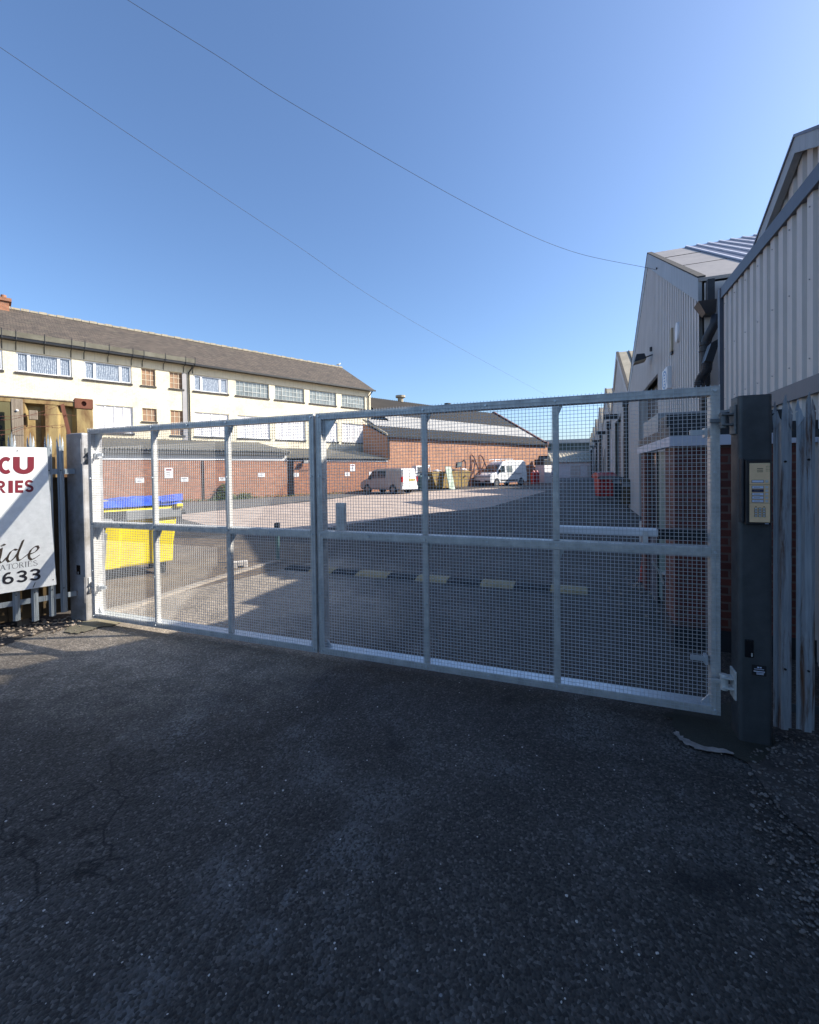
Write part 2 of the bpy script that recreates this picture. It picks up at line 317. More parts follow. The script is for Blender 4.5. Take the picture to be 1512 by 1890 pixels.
# ---------------------------------------------------------------- mesh helpers
class MB:
    def __init__(s): s.v = []; s.f = []
    def quad(s, *p):
        i = len(s.v); s.v += [tuple(q) for q in p]; s.f.append(tuple(range(i, i+len(p)))); return s
    def box(s, x0, x1, y0, y1, z0, z1):
        if x0 > x1: x0, x1 = x1, x0
        if y0 > y1: y0, y1 = y1, y0
        if z0 > z1: z0, z1 = z1, z0
        i = len(s.v)
        s.v += [(x0,y0,z0),(x1,y0,z0),(x1,y1,z0),(x0,y1,z0),(x0,y0,z1),(x1,y0,z1),(x1,y1,z1),(x0,y1,z1)]
        s.f += [(i,i+3,i+2,i+1),(i+4,i+5,i+6,i+7),(i,i+1,i+5,i+4),(i+1,i+2,i+6,i+5),(i+2,i+3,i+7,i+6),(i+3,i,i+4,i+7)]
        return s
    def hexa(s, p):   # 8 corners, same order as box
        i = len(s.v); s.v += [tuple(q) for q in p]
        s.f += [(i,i+3,i+2,i+1),(i+4,i+5,i+6,i+7),(i,i+1,i+5,i+4),(i+1,i+2,i+6,i+5),(i+2,i+3,i+7,i+6),(i+3,i,i+4,i+7)]
        return s
    def prism(s, poly, a0, a1, axis='y'):
        """poly in the two other axes (in x,y,z order), extruded along axis"""
        n = len(poly); i = len(s.v)
        for a in (a0, a1):
            for (u, v) in poly:
                s.v.append({'x': (a, u, v), 'y': (u, a, v), 'z': (u, v, a)}[axis])
        s.f.append(tuple(range(i, i+n))); s.f.append(tuple(range(i+2*n-1, i+n-1, -1)))
        for k in range(n):
            k2 = (k+1) % n; s.f.append((i+k, i+n+k, i+n+k2, i+k2))
        return s
    def tube(s, pts, r, n=8, cap=True):
        P = [Vector(p) for p in pts]; rs = r if isinstance(r, (list, tuple)) else [r]*len(P)
        i0 = len(s.v); prev = None
        for k, p in enumerate(P):
            t = (P[min(k+1, len(P)-1)]-P[max(k-1, 0)]).normalized()
            if prev is None:
                a = Vector((0, 0, 1)) if abs(t.z) < .9 else Vector((1, 0, 0))
                u = t.cross(a).normalized()
            else: u = (prev-t*prev.dot(t)).normalized()
            prev = u; w_ = t.cross(u)
            for j in range(n):
                an = 2*math.pi*j/n; s.v.append(tuple(p+(u*math.cos(an)+w_*math.sin(an))*rs[k]))
        for k in range(len(P)-1):
            for j in range(n):
                a = i0+k*n+j; b = i0+k*n+(j+1) % n; s.f.append((a, b, b+n, a+n))
        if cap:
            s.f.append(tuple(i0+j for j in reversed(range(n)))); s.f.append(tuple(i0+(len(P)-1)*n+j for j in range(n)))
        return s
    def cyl(s, c, axis, r, l0, l1, n=16):
        d = {'x': Vector((1,0,0)), 'y': Vector((0,1,0)), 'z': Vector((0,0,1))}[axis]; c = Vector(c)
        return s.tube([c+d*l0, c+d*l1], r, n)
    def rock(s, c, r, seed=0):
        rd = random.Random(seed); i = len(s.v)
        base = [(0,0,1),(.9,0,.3),(.28,.85,.3),(-.72,.53,.3),(-.72,-.53,.3),(.28,-.85,.3),(.72,.53,-.3),(-.28,.85,-.3),(-.9,0,-.3),(-.28,-.85,-.3),(.72,-.53,-.3),(0,0,-.8)]
        sx, sy, sz = rd.uniform(.7,1.4), rd.uniform(.7,1.4), rd.uniform(.45,.8); an = rd.uniform(0, 6.28)
        for b in base:
            k = rd.uniform(.8,1.15)*r; x, y = b[0]*sx*k, b[1]*sy*k
            s.v.append((c[0]+x*math.cos(an)-y*math.sin(an), c[1]+x*math.sin(an)+y*math.cos(an), c[2]+b[2]*sz*k))
        for a, b_, c_ in ((0,1,2),(0,2,3),(0,3,4),(0,4,5),(0,5,1),(1,6,2),(2,7,3),(3,8,4),(4,9,5),(5,10,1),(6,7,2),(7,8,3),(8,9,4),(9,10,5),(10,6,1),(11,7,6),(11,8,7),(11,9,8),(11,10,9),(11,6,10)):
            s.f.append((i+a, i+b_, i+c_))
        return s
    def build(s, name, mat, parent=None, smooth=False, bevel=0, label=None):
        me = bpy.data.meshes.new(name); me.from_pydata(s.v, [], s.f); me.update()
        ob = bpy.data.objects.new(name, me); C.objects.link(ob)
        me.materials.append(M[mat] if isinstance(mat, str) else mat)
        if smooth:
            for p in me.polygons: p.use_smooth = True
        if bevel:
            b = ob.modifiers.new('bevel', 'BEVEL'); b.width = bevel; b.segments = 2; b.limit_method = 'ANGLE'; b.angle_limit = math.radians(40)
        if parent is not None: ob.parent = parent
        if label: ob['label'] = label
        return ob
def thing(name, label, cat, loc=(0, 0, 0), rz=0, group=None):
    o = bpy.data.objects.new(name, None); C.objects.link(o); o.empty_display_size = .3
    o.location = loc; o.rotation_euler = (0, 0, rz); o['label'] = label; o['category'] = cat
    if group: o['group'] = group
    return o
def tag(o, label, cat, group=None, loc=None, rz=None):
    o['label'] = label; o['category'] = cat
    if group: o['group'] = group
    if loc is not None: o.location = loc
    if rz is not None: o.rotation_euler = (0, 0, rz)
    return o
def struct(o, kind='structure'): o['kind'] = kind; return o
def kids(o): return [c for c in bpy.data.objects if c.parent is o]
def copy_tree(o, parent=None):
    c = o.copy(); C.objects.link(c)
    if parent is not None: c.parent = parent
    for ch in kids(o): copy_tree(ch, c)
    return c
def wD(o, s, z=0): return Matrix.Rotation(AD, 4, 'Z') @ Vector((o, s, z))
def wH(a, k, z=0): return Matrix.Rotation(AH, 4, 'Z') @ Vector((a, k, z))
# bold block lettering and calligraphic strokes, drawn in (x, z) and laid on a local plane y = y0
def nib_stroke(mb, pts, w, y0, ang=math.radians(40), thin=.28, th=.002):
    """a broad-nib pen stroke as a thin solid ribbon"""
    nx, nz = math.cos(ang)*w/2, math.sin(ang)*w/2
    px, pz = -math.sin(ang)*w*thin/2, math.cos(ang)*w*thin/2
    for (x0, z0), (x1, z1) in zip(pts, pts[1:]):
        cs = []
        for (x, z) in ((x0, z0), (x1, z1)):
            cs += [(x+nx+px, z+nz+pz), (x-nx+px, z-nz+pz), (x-nx-px, z-nz-pz), (x+nx-px, z+nz-pz)]
        cs = sorted(set(cs))
        def cr(o, a, b): return (a[0]-o[0])*(b[1]-o[1])-(a[1]-o[1])*(b[0]-o[0])
        lo = []
        for p in cs:
            while len(lo) > 1 and cr(lo[-2], lo[-1], p) <= 0: lo.pop()
            lo.append(p)
        up = []
        for p in reversed(cs):
            while len(up) > 1 and cr(up[-2], up[-1], p) <= 0: up.pop()
            up.append(p)
        mb.quad(*[(x, y0, z) for x, z in lo[:-1]+up[:-1]])
        y0 -= .00004
def arc(cx, cz, rx, rz, a0, a1, n=14):
    return [(cx+rx*math.cos(math.radians(a0+(a1-a0)*i/n)), cz+rz*math.sin(math.radians(a0+(a1-a0)*i/n))) for i in range(n+1)]
def text_mesh(name, body, size, mat, parent, loc, rot=(math.pi/2, 0, 0), sx=1.0, shear=0.0, bold=0.0, align='LEFT', label=None, ext=.0006):
    cu = bpy.data.curves.new(name, 'FONT'); cu.body = body; cu.size = size; cu.shear = shear; cu.offset = bold
    cu.align_x = align; cu.extrude = ext; cu.resolution_u = 4
    t = bpy.data.objects.new('tmp', cu); C.objects.link(t)
    bpy.context.view_layer.update()
    me = bpy.data.meshes.new_from_object(t.evaluated_get(bpy.context.evaluated_depsgraph_get()))
    bpy.data.objects.remove(t); me.materials.clear(); me.materials.append(M[mat])
    ob = bpy.data.objects.new(name, me); C.objects.link(ob); ob.parent = parent
    ob.location = loc; ob.rotation_euler = rot; ob.scale = (sx, 1, 1)
    if label: ob['label'] = label
    return ob
# ================================================================ SETTING
def sheet(name, pts, z, mat):
    mb = MB(); mb.quad(*[(p[0], p[1], z) for p in pts]); return struct(mb.build(name, mat))
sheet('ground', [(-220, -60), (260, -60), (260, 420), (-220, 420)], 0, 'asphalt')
sheet('lit_concrete_road', [gnd(*p)[:2] for p in ((336, 958), (400, 974), (470, 988), (560, 982), (640, 968), (760, 952), (905, 936), (1010, 906), (900, 901), (760, 908.5), (660, 915), (579, 925.5), (460, 937), (336, 949))], .004, 'concrete_pink')  # near edge follows the cast shadow, so pale concrete paints only the lit ground
sheet('verge', [(-9, 6.2), (-4.0, 5.45), (-1.75, 8.4), (-2.2, 10.5), (-5.0, 11.5), (-9.5, 12)], .004, 'dirt')
sheet('tarmac_strip', [(-30, 5), (-10, 5), (-9.2, 12), (-9.9, 17.5), (-6.2, 25.3), (-3.4, 31), (-.6, 36.3), (-3.6, 36.3), (-30, 8.5)], .008, 'tarmac_old')
def jag(P, amp, sub=5, seed=1):
    rj = random.Random(seed); out = []
    for a, b_ in zip(P, P[1:]+P[:1]):
        for k in range(sub):
            t = k/sub; j = amp if k else amp*.3
            out.append((a[0]+(b_[0]-a[0])*t+rj.uniform(-j, j), a[1]+(b_[1]-a[1])*t+rj.uniform(-j, j)*.6))
    return out
def footing(name, pts_px, mat, z=.012):
    return sheet(name, [gnd(x, y) for x, y in jag(pts_px, 2.6)], z, mat)
footing('footing_right', [(1216,1322),(1240,1329),(1243,1345),(1262,1366),(1300,1383),(1345,1393),(1374,1409),(1402,1412),(1412,1400),(1436,1372),(1400,1325),(1352,1300),(1300,1306)], 'footing')
footing('broken_edge_strip', [(1243,1356),(1250,1354),(1262,1366),(1300,1382),(1342,1388),(1356,1396),(1330,1394),(1290,1388),(1262,1376)], 'broken_edge', .015)
footing('footing_left', [(118,1168),(132,1152),(150,1150),(176,1139),(232,1147),(208,1156),(180,1160),(165,1166),(140,1171)], 'footing_light')
footing('soil_right', [(1380,1408),(1425,1375),(1512,1368),(1650,1372),(1650,1620),(1512,1560),(1440,1500),(1400,1440)], 'soil', .009)
footing('soil_left', [(0,1196),(40,1178),(90,1165),(150,1155),(150,1130),(60,1120),(-200,1130),(-300,1230)], 'soil', .009)
# loose stones and litter (too many to count)
mb = MB(); rd = random.Random(3)
for i in range(520):
    x = rd.uniform(1385, 1600); y = rd.uniform(1362, 1400) if i < 200 else rd.gauss(1455, 45)
    if x < 1430 and y < 1385: continue
    g = gnd(x, y); r = rd.uniform(.003, .011); mb.rock((g.x, g.y, .009+r*.4), r, i)
for i in range(520):
    y = rd.uniform(1400, 1730); x = 1512-abs(rd.gauss(0, 1))*(20+(1-abs(y-1500)/260)*70)+rd.uniform(0, 60)
    g = gnd(x, y); r = rd.uniform(.002, .009); mb.rock((g.x, g.y, .006+r*.4), r, i)
struct(mb.build('gravel', 'stone_mid'), 'stuff')
mb = MB()
for i in range(300):
    x = rd.uniform(-120, 150); y = 1146+(150-x)*.17+rd.gauss(0, 8)
    g = gnd(x, y); r = rd.uniform(.008, .024); mb.rock((g.x, g.y, .009+r*.4), r, i)
struct(mb.build('rubble', 'stone_warm'), 'stuff')
mb = MB()
for i in range(260):
    x = rd.uniform(0, 1512); y = 1180+700*rd.random()**1.3
    g = gnd(x, y); r = rd.uniform(.002, .0055); mb.rock((g.x, g.y, r*.4), r, i)
struct(mb.build('grit', 'block_white'), 'stuff')
# ================================================================ GATE
GS = 3.375
def gate_leaf(x0, x1, label, hinge_left):
    W = x1-x0
    t = thing('gate_leaf', label, 'gate', wD(x0, GS), AD, 'pair of mesh gate leaves')
    z0, z1 = .08, 2.215
    m = MB()
    m.box(0, .052, .002, .095, z0, z1); m.box(W-.052, W, .002, .095, z0, z1)
    m.box(.052, W-.052, .0035, .093, z1-.058, z1-.002); m.box(.052, W-.052, .0035, .125, z0+.002, z0+.05)
    m.build('frame', 'galv', t, bevel=.004)
    MB().box(.0525, W-.0525, .006, .118, z0+.0502, z0+.0535).build('sill_plate', 'galv_new', t)
    for q in (1, 2):
        x = W*q/3
        m = MB(); m.box(x-.021, x+.021, .004, .05, z0+.0555, 1.108); m.box(x-.021, x+.021, .004, .05, 1.1765, z1-.0655)
        m.build('upright', 'galv', t, bevel=.003)
    MB().box(.0525, W-.0525, .003, .085, 1.112, 1.174).build('mid_rail', 'galv', t, bevel=.004)
    # corner gussets
    def gus(x, z, dx, dz):
        m = MB(); m.prism([(x, z), (x+dx, z), (x, z+dz)], .045, .055, 'y'); m.build('gusset', 'galv_new', t)
    gus(.0525, z1-.0585, .13, -.19)
    if hinge_left: gus(.0525, 1.108, .10, -.15)
    gus(.0525, z0+.0555, .05, .06); gus(W-.0525, z0+.0555, -.05, .06)
    for q in (1, 2): gus(W*q/3+.0215, z1-.0585, .03, -.07); gus(W*q/3+.0215, 1.108, .035, -.08)
    # welded mesh
    m = MB(); p = .0256; r = .0013; n = int(W/p)
    for i in range(n+1):
        x = .004+i*(W-.008)/n; m.box(x-r, x+r, -.0035, -.0007, z0+.004, z1+.008)
    nz = int((z1-z0)/p)
    for j in range(nz+1):
        z = z0+.006+j*(z1-z0-.01)/nz; m.box(.002, W-.002, -.0063, -.0035, z-r, z+r)
    m.build('mesh_panel', 'wire', t)
    # fixing bolts
    for x in (.03, W/6, W/3, W/2, W*2/3, W*5/6, W-.03):
        for z in (z0+.03, 1.142, z1-.03):
            if x not in (.03, W-.03, W/2, W/3, W*2/3) and z != 1.142: continue
            MB().cyl((x, 0, z), 'y', .009, -.013, .002, 8).build('bolt', 'galv_new', t)
    for x in (.03, W/3, W*2/3, W-.03):
        for z in (.62, 1.66): MB().cyl((x, 0, z), 'y', .008, -.012, .003, 8).build('bolt', 'galv_new', t)
    # hinge eye plates on the hinge side
    for z in (.42, 1.92):
        m = MB(); hxp = 0 if hinge_left else W; d = 1 if hinge_left else -1
        m.box(hxp+d*.061, hxp+d*.16, .045, .06, z-.012, z+.02); m.box(hxp+d*.063, hxp+d*.08, .03, .09, z-.03, z+.03)
        m.build('hinge_bolt', 'galv_new', t)
    return t
gl = gate_leaf(-5.165, -2.200, 'left galvanised mesh gate leaf, with the yellow bin behind it', True)
gr = gate_leaf(-2.178, .842, 'right galvanised mesh gate leaf, next to the intercom post', False)
# closer arm on the back of the right leaf
m = MB(); x0 = gx(1030, 986, GS)+2.178; x1 = gx(1209, 986, GS)+2.178
m.box(x0-.01, x1+.04, .13, .20, 1.21, 1.265); m.build('closer_arm', 'upvc', gr, bevel=.008, label='bright square closer arm')
MB().box(x1+.045, 2.98, .14, .19, 1.195, 1.262).build('closer_arm_slot', 'black', gr, label='dark drive housing beside the bright closer arm')
MB().box(x1-.06, x1-.03, .105, .14, 1.15, 1.25).build('closer_bracket', 'galv', gr)
MB().box(-.0+.155, .24, .06, .10, 1.18, 1.42).build('drop_bolt_plate', 'galv', gr)
# ================================================================ GATE POSTS
def hinge(p, xs, z, d):
    """clevis hinge standing off the post towards the gate"""
    m = MB()
    m.box(xs, xs+d*.012, .03, .13, z-.09, z+.09)
    for zz in (-.035, .028): m.box(xs+d*.012, xs+d*.075, .045, .115, z+zz, z+zz+.012)
    m.cyl((xs+d*.055, .08, z), 'z', .022, -.05, .05, 14)
    m.box(xs+d*.06, xs+d*.13, .07, .09, z-.012, z+.012)
    m.build('hinge', 'galv' if z < 1 else 'hinge_steel', p, bevel=.003)
rx0, rx1 = gx(1364, 1100, 3.24), gx(1427, 1100, 3.24)
gp = thing('gate_post', 'dark square steel gate post carrying the intercom', 'post', wD(rx0, 3.24), AD)
PW = rx1-rx0; ztop = plane(1400, 730, AD, 3.24).z
m = MB(); c = .022
poly = [(c, 0), (PW-c, 0)]+[(PW-c+c*math.sin(a), c-c*math.cos(a)) for a in (.4, .8, 1.2)]+[(PW, c), (PW, PW-c), (PW-c, PW), (c, PW), (0, PW-c), (0, c)]+[(c-c*math.cos(a), c-c*math.sin(a)) for a in (.4, .8, 1.2)]
m.prism(poly, 0, ztop, 'z'); m.build('post_body', 'dark_galv', gp, bevel=.004)
MB().prism([(a*.995+.0005, b_*.995+.0005) for a, b_ in poly], ztop+.0005, ztop+.006, 'z').build('post_cap', 'dark_galv', gp)
hz1 = plane(1345, 775, AD, 3.3).z; hz2 = plane(1345, 1262, AD, 3.3).z
hinge(gp, -.001, hz1, -1); hinge(gp, -.001, hz2, -1)
lk = plane(1384, 1197, AD, 3.24)
m = MB(); m.box(lk.x-rx0-.025, lk.x-rx0+.02, -.006, .004, lk.z-.055, lk.z+.055); m.build('lock_cover', 'black_gloss', gp, bevel=.004)
MB().box(lk.x-rx0+.006, lk.x-rx0+.012, -.009, -.006, lk.z-.045, lk.z-.025).build('keyhole', 'galv', gp)
# maker's sticker low on the post
sk = plane(1402, 1237, AD, 3.24)
st = thing('sticker', 'small black printed sticker low on the intercom post', 'sticker', wD(sk.x, 3.24, sk.z), AD)
MB().box(-.038, .034, -.003, -.0005, -.034, .030).build('sticker_panel', 'black', st)
m = MB(); m.box(-.012, -.002, -.0045, -.003, .014, .021); m.box(.001, .010, -.0045, -.003, .014, .021)
for k in range(9): m.box(-.026+k*.0055, -.023+k*.0055, -.0045, -.003, .004, .009)
m.box(-.030, .026, -.0045, -.003, -.010, -.005); m.box(-.016, .022, -.0045, -.003, -.018, -.015); m.box(-.016, .020, -.0045, -.003, -.025, -.022)
m.build('print', 'label_white', st)
# intercom
ia, ib = plane(1377, 850, AD, 3.19), plane(1424, 970, AD, 3.19)
ic = thing('intercom', 'black framed intercom with brass panels and a keypad on the gate post', 'intercom', wD(ia.x, 3.238, ib.z), AD)
IW = ib.x-ia.x; IH = plane(1400, 848, AD, 3.19).z-ib.z
MB().box(0, IW, -.045, -.0005, 0, IH).build('housing', 'black', ic, bevel=.006)
MB().box(-.018, -.0005, -.03, .02, .012, IH+.01).build('housing_hood', 'bin_dark', ic, bevel=.006)
fx0, fx1 = .018, IW-.006; sec = [(IH*.045, IH*.335), (IH*.338, IH*.615), (IH*.619, IH*.945)]
for i, (a, b_) in enumerate(sec):
    MB().box(fx0, fx1, -.049, -.0452, a, b_).build('face_plate', 'brass', ic, bevel=.001)
FW = fx1-fx0
def plate_row(z):
    MB().box(fx0+FW*.10, fx0+FW*.69, -.0505, -.0492, z-.0085, z+.0085).build('label_frame', 'brass_dark', ic)
    MB().cyl((fx0+FW*.83, 0, z), 'y', .0075, -.0535, -.0492, 12).build('call_button', 'galv_new', ic)
za, zb = sec[2]; z = za+.019
plate_row(z); MB().box(fx0+FW*.12, fx0+FW*.67, -.0515, -.0506, z-.0065, z+.0065).build('name_label', 'label_white', ic)
m = MB()
for k in range(3): m.box(fx0+FW*.36, fx0+FW*.66, -.0497, -.0492, zb-.034-k*.0095, zb-.031-k*.0095)
m.build('speaker_grille', 'black', ic)
m = MB()
for i in range(3):
    for j in range(4): m.box(fx0+FW*.80+i*.0075, fx0+FW*.80+.003+i*.0075, -.0497, -.0492, zb-.022-j*.009, zb-.019-j*.009)
m.build('printed_marks', 'brass_dark', ic)
za, zb = sec[1]
for k in range(5):
    z = zb-.014-k*(zb-za-.026)/4
    plate_row(z)
    MB().box(fx0+FW*.12, fx0+FW*.67, -.0515, -.0506, z-.0068, z+.0068).build('name_label', 'label_blue' if k == 1 else 'label_white', ic)
    MB().box(fx0+FW*.20, fx0+FW*.50, -.0519, -.0516, z-.0012, z+.0012).build('name_print', 'ink_grey', ic)
za, zb = sec[0]
for i in range(3):
    for j in range(4):
        cx_ = fx0+FW*(.30+.2*i); cz_ = zb-.032-j*.0145
        MB().box(cx_-.0075, cx_+.0075, -.0502, -.0492, cz_-.006, cz_+.006).build('key_surround', 'brass_dark', ic)
        MB().box(cx_-.0055, cx_+.0055, -.0535, -.0503, cz_-.0042, cz_+.0042).build('key', 'galv_new', ic, bevel=.001)
for i in (0, 2): MB().box(fx0+FW*(.27+.2*i), fx0+FW*(.35+.2*i), -.0497, -.0492, zb-.021, zb-.018).build('indicator', 'black', ic)
MB().box(IW-.03, IW-.012, -.0462, -.0452, .008, .011).build('maker_mark', 'label_white', ic)
# left post
lx0, lx1 = gx(123, 900, 3.41), gx(153, 900, 3.41)
lp = thing('gate_post', 'pale square steel gate post between the sign and the left gate leaf', 'post', wD(lx0, 3.41), AD)
LW = lx1-lx0; lz = plane(140, 799, AD, 3.41).z
MB().box(0, LW, 0, .24, 0, lz).build('post_body', 'left_post', lp, bevel=.02)
for z in (.42, 1.92): hinge(lp, LW+.001, z, 1)
MB().box(LW*.56, LW-.012, -.004, .002, lz-.36, lz-.07).build('access_cover', 'left_post', lp, bevel=.004)
MB().box(LW*.50, LW-.012, -.004, .002, .22, .52).build('access_cover', 'left_post', lp, bevel=.004)
z = plane(146, 1055, AD, 3.35).z
MB().box(LW*.50, LW*.72, -.006, .002, z-.055, z+.055).build('lock_cover', 'black_gloss', lp, bevel=.004)
MB().box(LW*.60, LW*.63, -.009, -.006, z-.045, z-.02).build('keyhole', 'galv', lp)
# ================================================================ PALISADE FENCES
def pale(t, x, y, wd, zt, zb, mat):
    """W-section pale with a triple-pointed head"""
    m = MB(); h = wd/2; d = wd*.28
    prof = [(-h, d), (-h*.55, d*.9), (-h*.38, 0), (h*.38, 0), (h*.55, d*.9), (h, d)]
    tops = [zt-.16, zt-.075, zt-.10, zt-.10, zt-.075, zt-.16]; th = .003
    for k in range(5):
        (xa, ya), (xb, yb) = prof[k], prof[k+1]
        m.quad((x+xa, y+ya, zb), (x+xb, y+yb, zb), (x+xb, y+yb, tops[k+1]-.06), (x+xa, y+ya, tops[k]-.06))
        m.quad((x+xb, y+yb+th, zb), (x+xa, y+ya+th, zb), (x+xa, y+ya+th, tops[k]-.06), (x+xb, y+yb+th, tops[k+1]-.06))
    # outer edges
    for (xa, ya) in (prof[0], prof[-1]): m.quad((x+xa, y+ya, zb), (x+xa, y+ya+th, zb), (x+xa, y+ya+th, zt-.22), (x+xa, y+ya, zt-.22))
    def spike(x0, x1, zb_, xt, zt_, y0, y1, lean):
        m.quad((x+x0, y+y0, zb_), (x+x1, y+y1, zb_), (x+xt, y+(y0+y1)/2-lean, zt_))
        m.quad((x+x1, y+y1+th, zb_), (x+x0, y+y0+th, zb_), (x+xt, y+(y0+y1)/2-lean+th, zt_))
    m.quad((x-h*.38, y, zt-.165), (x+h*.38, y, zt-.165), (x+h*.30, y, zt-.07), (x-h*.30, y, zt-.07))
    spike(-h*.30, h*.30, zt-.07, 0, zt, 0, 0, .012)
    m.quad((x-h, y+d, zt-.225), (x-h*.42, y+d*.2, zt-.165), (x-h*.62, y+d*.7, zt-.10), (x-h*1.12, y+d, zt-.13))
    spike(-h*1.12, -h*.62, zt-.115, -h*.75, zt-.035, d, d*.8, -.01)
    m.quad((x+h*.42, y+d*.2, zt-.165), (x+h, y+d, zt-.225), (x+h*1.12, y+d, zt-.13), (x+h*.62, y+d*.7, zt-.10))
    spike(h*.62, h*1.12, zt-.115, h*.75, zt-.035, d*.8, d, -.01)
    p = m.build('pale', mat, t)
    for zz in (.42, zt-.42): MB().cyl((x, y, zz), 'y', .007, -.008, .001, 8).build('bolt', 'black', p)
    return p
pf = thing('palisade_fence', 'galvanised palisade fence left of the gate, behind the printed sign', 'fence', wH(.6, 6.36), AH)
for i, (bx, ax) in enumerate([(-1.22,-1.22),(-1.07,-1.07),(-.91,-.91),(-.76,-.76),(-.60,-.60),(-.44,-.44),(-.28,-.28),(-.125,-.125),(None,hx(31.7,1158,6.36)),(None,hx(66,1151,6.36)),(None,hx(98,1143,6.36)),(None,hx(119.5,1138,6.36))]):
    zt = hz(100, 799, 6.36)
    pale(pf, ax-.6, 0, .062, zt, .10+.02*(i % 3), 'pale_metal')
for z in (.33, 1.74): MB().box(-1.9, .13, .022, .03, z-.028, z+.028).build('rail', 'pale_metal', pf)
MB().box(-1.9, .13, .0305, .07, 1.765, 1.773).build('rail_flange', 'pale_metal', pf)
# barbed wire on a rusty arm
fa = [plane(x, y, AH, 6.42) for x, y in ((111, 747), (118, 745), (131, 800), (124, 802))]
m = MB(); q = [(p.x-.6, p.z) for p in fa]; m.prism(q, .05, .062, 'y'); m.build('wire_arm', 'rust_red', pf)
def strand(pts, k, seed):
    rd = random.Random(seed); P = [plane(x, y, AH, k) for x, y in pts]; P = [Vector((p.x-.6, p.y-6.36, p.z)) for p in P]
    m = MB(); m.tube(P, .0022, 5)
    for a, b_ in zip(P, P[1:]):
        for j in range(max(1, int((b_-a).length/.11))):
            p = a.lerp(b_, (j+.5)/max(1, int((b_-a).length/.11)))
            for q in range(2):
                v = Vector((rd.uniform(-.4, .4), rd.uniform(-1, 1), rd.uniform(-1, 1))).normalized()*.014
                m.tube([p-v, p+v], .0014, 4)
    m.build('barbed_wire', 'rust_red', pf)
strand([(-90, 772), (22, 768), (60, 766), (104, 765), (140, 767)], 6.40, 1)
strand([(-90, 800), (10, 794), (45, 785), (70, 788), (104, 785), (120, 784)], 6.38, 2)
strand([(-60, 778), (22, 774), (48, 768), (85, 758), (100, 752), (112, 747)], 6.43, 3)
strand([(-40, 806), (18, 801), (44, 791), (60, 788), (85, 787), (108, 790), (122, 785)], 6.36, 4)
# right fence
f0 = gnd(1455, 1358, 0); fr = thing('palisade_fence', 'rust streaked palisade fence right of the intercom post', 'fence', (f0.x, f0.y, 0), math.radians(-14))
rzf = math.radians(-14)
loc0 = tol(f0, rzf)
for i, (xp, yb) in enumerate([(1449, 1357), (1492, 1372), (1536, 1384), (1584, 1396), (1636, 1410)]):
    p = plane(xp, yb, rzf, loc0.y, 1); zt = plane(1449, 727, rzf, loc0.y).z
    pale(fr, p.x-loc0.x, 0, .098*(1 if i < 2 else .9), zt+.01*(i == 1), .035, 'pale_rust')
for z in (plane(1449, 1310, rzf, loc0.y).z, plane(1449, 800, rzf, loc0.y).z): MB().box(-.02, .62, .034, .042, z-.025, z+.025).build('rail', 'dark_galv', fr)
# ================================================================ SIGN on the left fence
SK = 6.315
s0 = plane(86, 826, AH, SK); s1 = plane(104, 1079, AH, SK); szm = plane(0, 826, AH, SK).z
til = math.atan2((s1.x-s0.x), (s0.z-s1.z))
SN = thing('sign_board', 'white conservatories sign board with red and black lettering on the left fence', 'sign', wH(s0.x, SK, s0.z), AH)
# local frame of the board: tilted a little in its own plane
SH = math.hypot(s1.x-s0.x, s0.z-s1.z)
def bl(x, z):   # board coordinates (x from right edge, z down from top) -> local x, z
    return (x*math.cos(0)+(-z)*math.sin(til), z)
m = MB(); m.prism([(-.95, 0), (0, 0), (SH*math.sin(til), -SH*math.cos(til)), (-.95+SH*math.sin(til), -SH*math.cos(til)-.02)], -.004, 0, 'y')
m.build('board', 'sign_white', SN)
def sx(x, y): p = plane(x, y, AH, SK-.004); return (p.x-s0.x, p.z-s0.z)
# bold red capitals, drawn between photographed corners
def cap(shape, px0, px1, pyt, pyb, mat, name='letter'):
    """shape: list of polygons in the unit square (u right, v up)"""
    a = sx(px0, pyt); b_ = sx(px1, pyt); c_ = sx(px0, pyb); d_ = sx(px1, pyb)
    m = MB(); y = -.006
    for poly in shape:
        q = []
        for u, v in poly:
            x = (a[0]*(1-u)+b_[0]*u)*v+(c_[0]*(1-u)+d_[0]*u)*(1-v); z = (a[1]*(1-u)+b_[1]*u)*v+(c_[1]*(1-u)+d_[1]*u)*(1-v)
            q.append((x, y, z))
        m.quad(*q); y -= .00005
    return m.build(name, mat, SN)
def ringpoly(cx, cz, ro, ri, a0, a1, roz=None, riz=None, n=16):
    roz = roz or ro; riz = riz or ri; out = []
    o = arc(cx, cz, ro, roz, a0, a1, n); i_ = arc(cx, cz, ri, riz, a0, a1, n)
    for k in range(n): out.append([o[k], o[k+1], i_[k+1], i_[k]])
    return out
LC = ringpoly(.62, .5, .62, .30, 50, 310, .5, .27)
LU = [[(0, 1), (.32, 1), (.32, .42), (0, .42)], [(.68, 1), (1, 1), (1, .42), (.68, .42)]]+ringpoly(.5, .42, .5, .18, 180, 360, .42, .16)
LRr = [[(0, 0), (.3, 0), (.3, 1), (0, 1)], [(.3, .35), (.55, .4), (1.0, 0), (.66, 0)]]+ringpoly(.45, .70, .46, .16, -90, 90, .30, .10)+[[(.3, 1), (.45, 1), (.45, .80), (.3, .80)], [(.3, .60), (.45, .60), (.45, .40), (.3, .40)]]
LI = [[(0, 0), (1, 0), (1, 1), (0, 1)]]
LE = [[(0, 0), (.36, 0), (.36, 1), (0, 1)], [(.36, 1), (1, 1), (1, .78), (.36, .78)], [(.36, .62), (.9, .62), (.9, .4), (.36, .4)], [(.36, .22), (1, .22), (1, 0), (.36, 0)]]
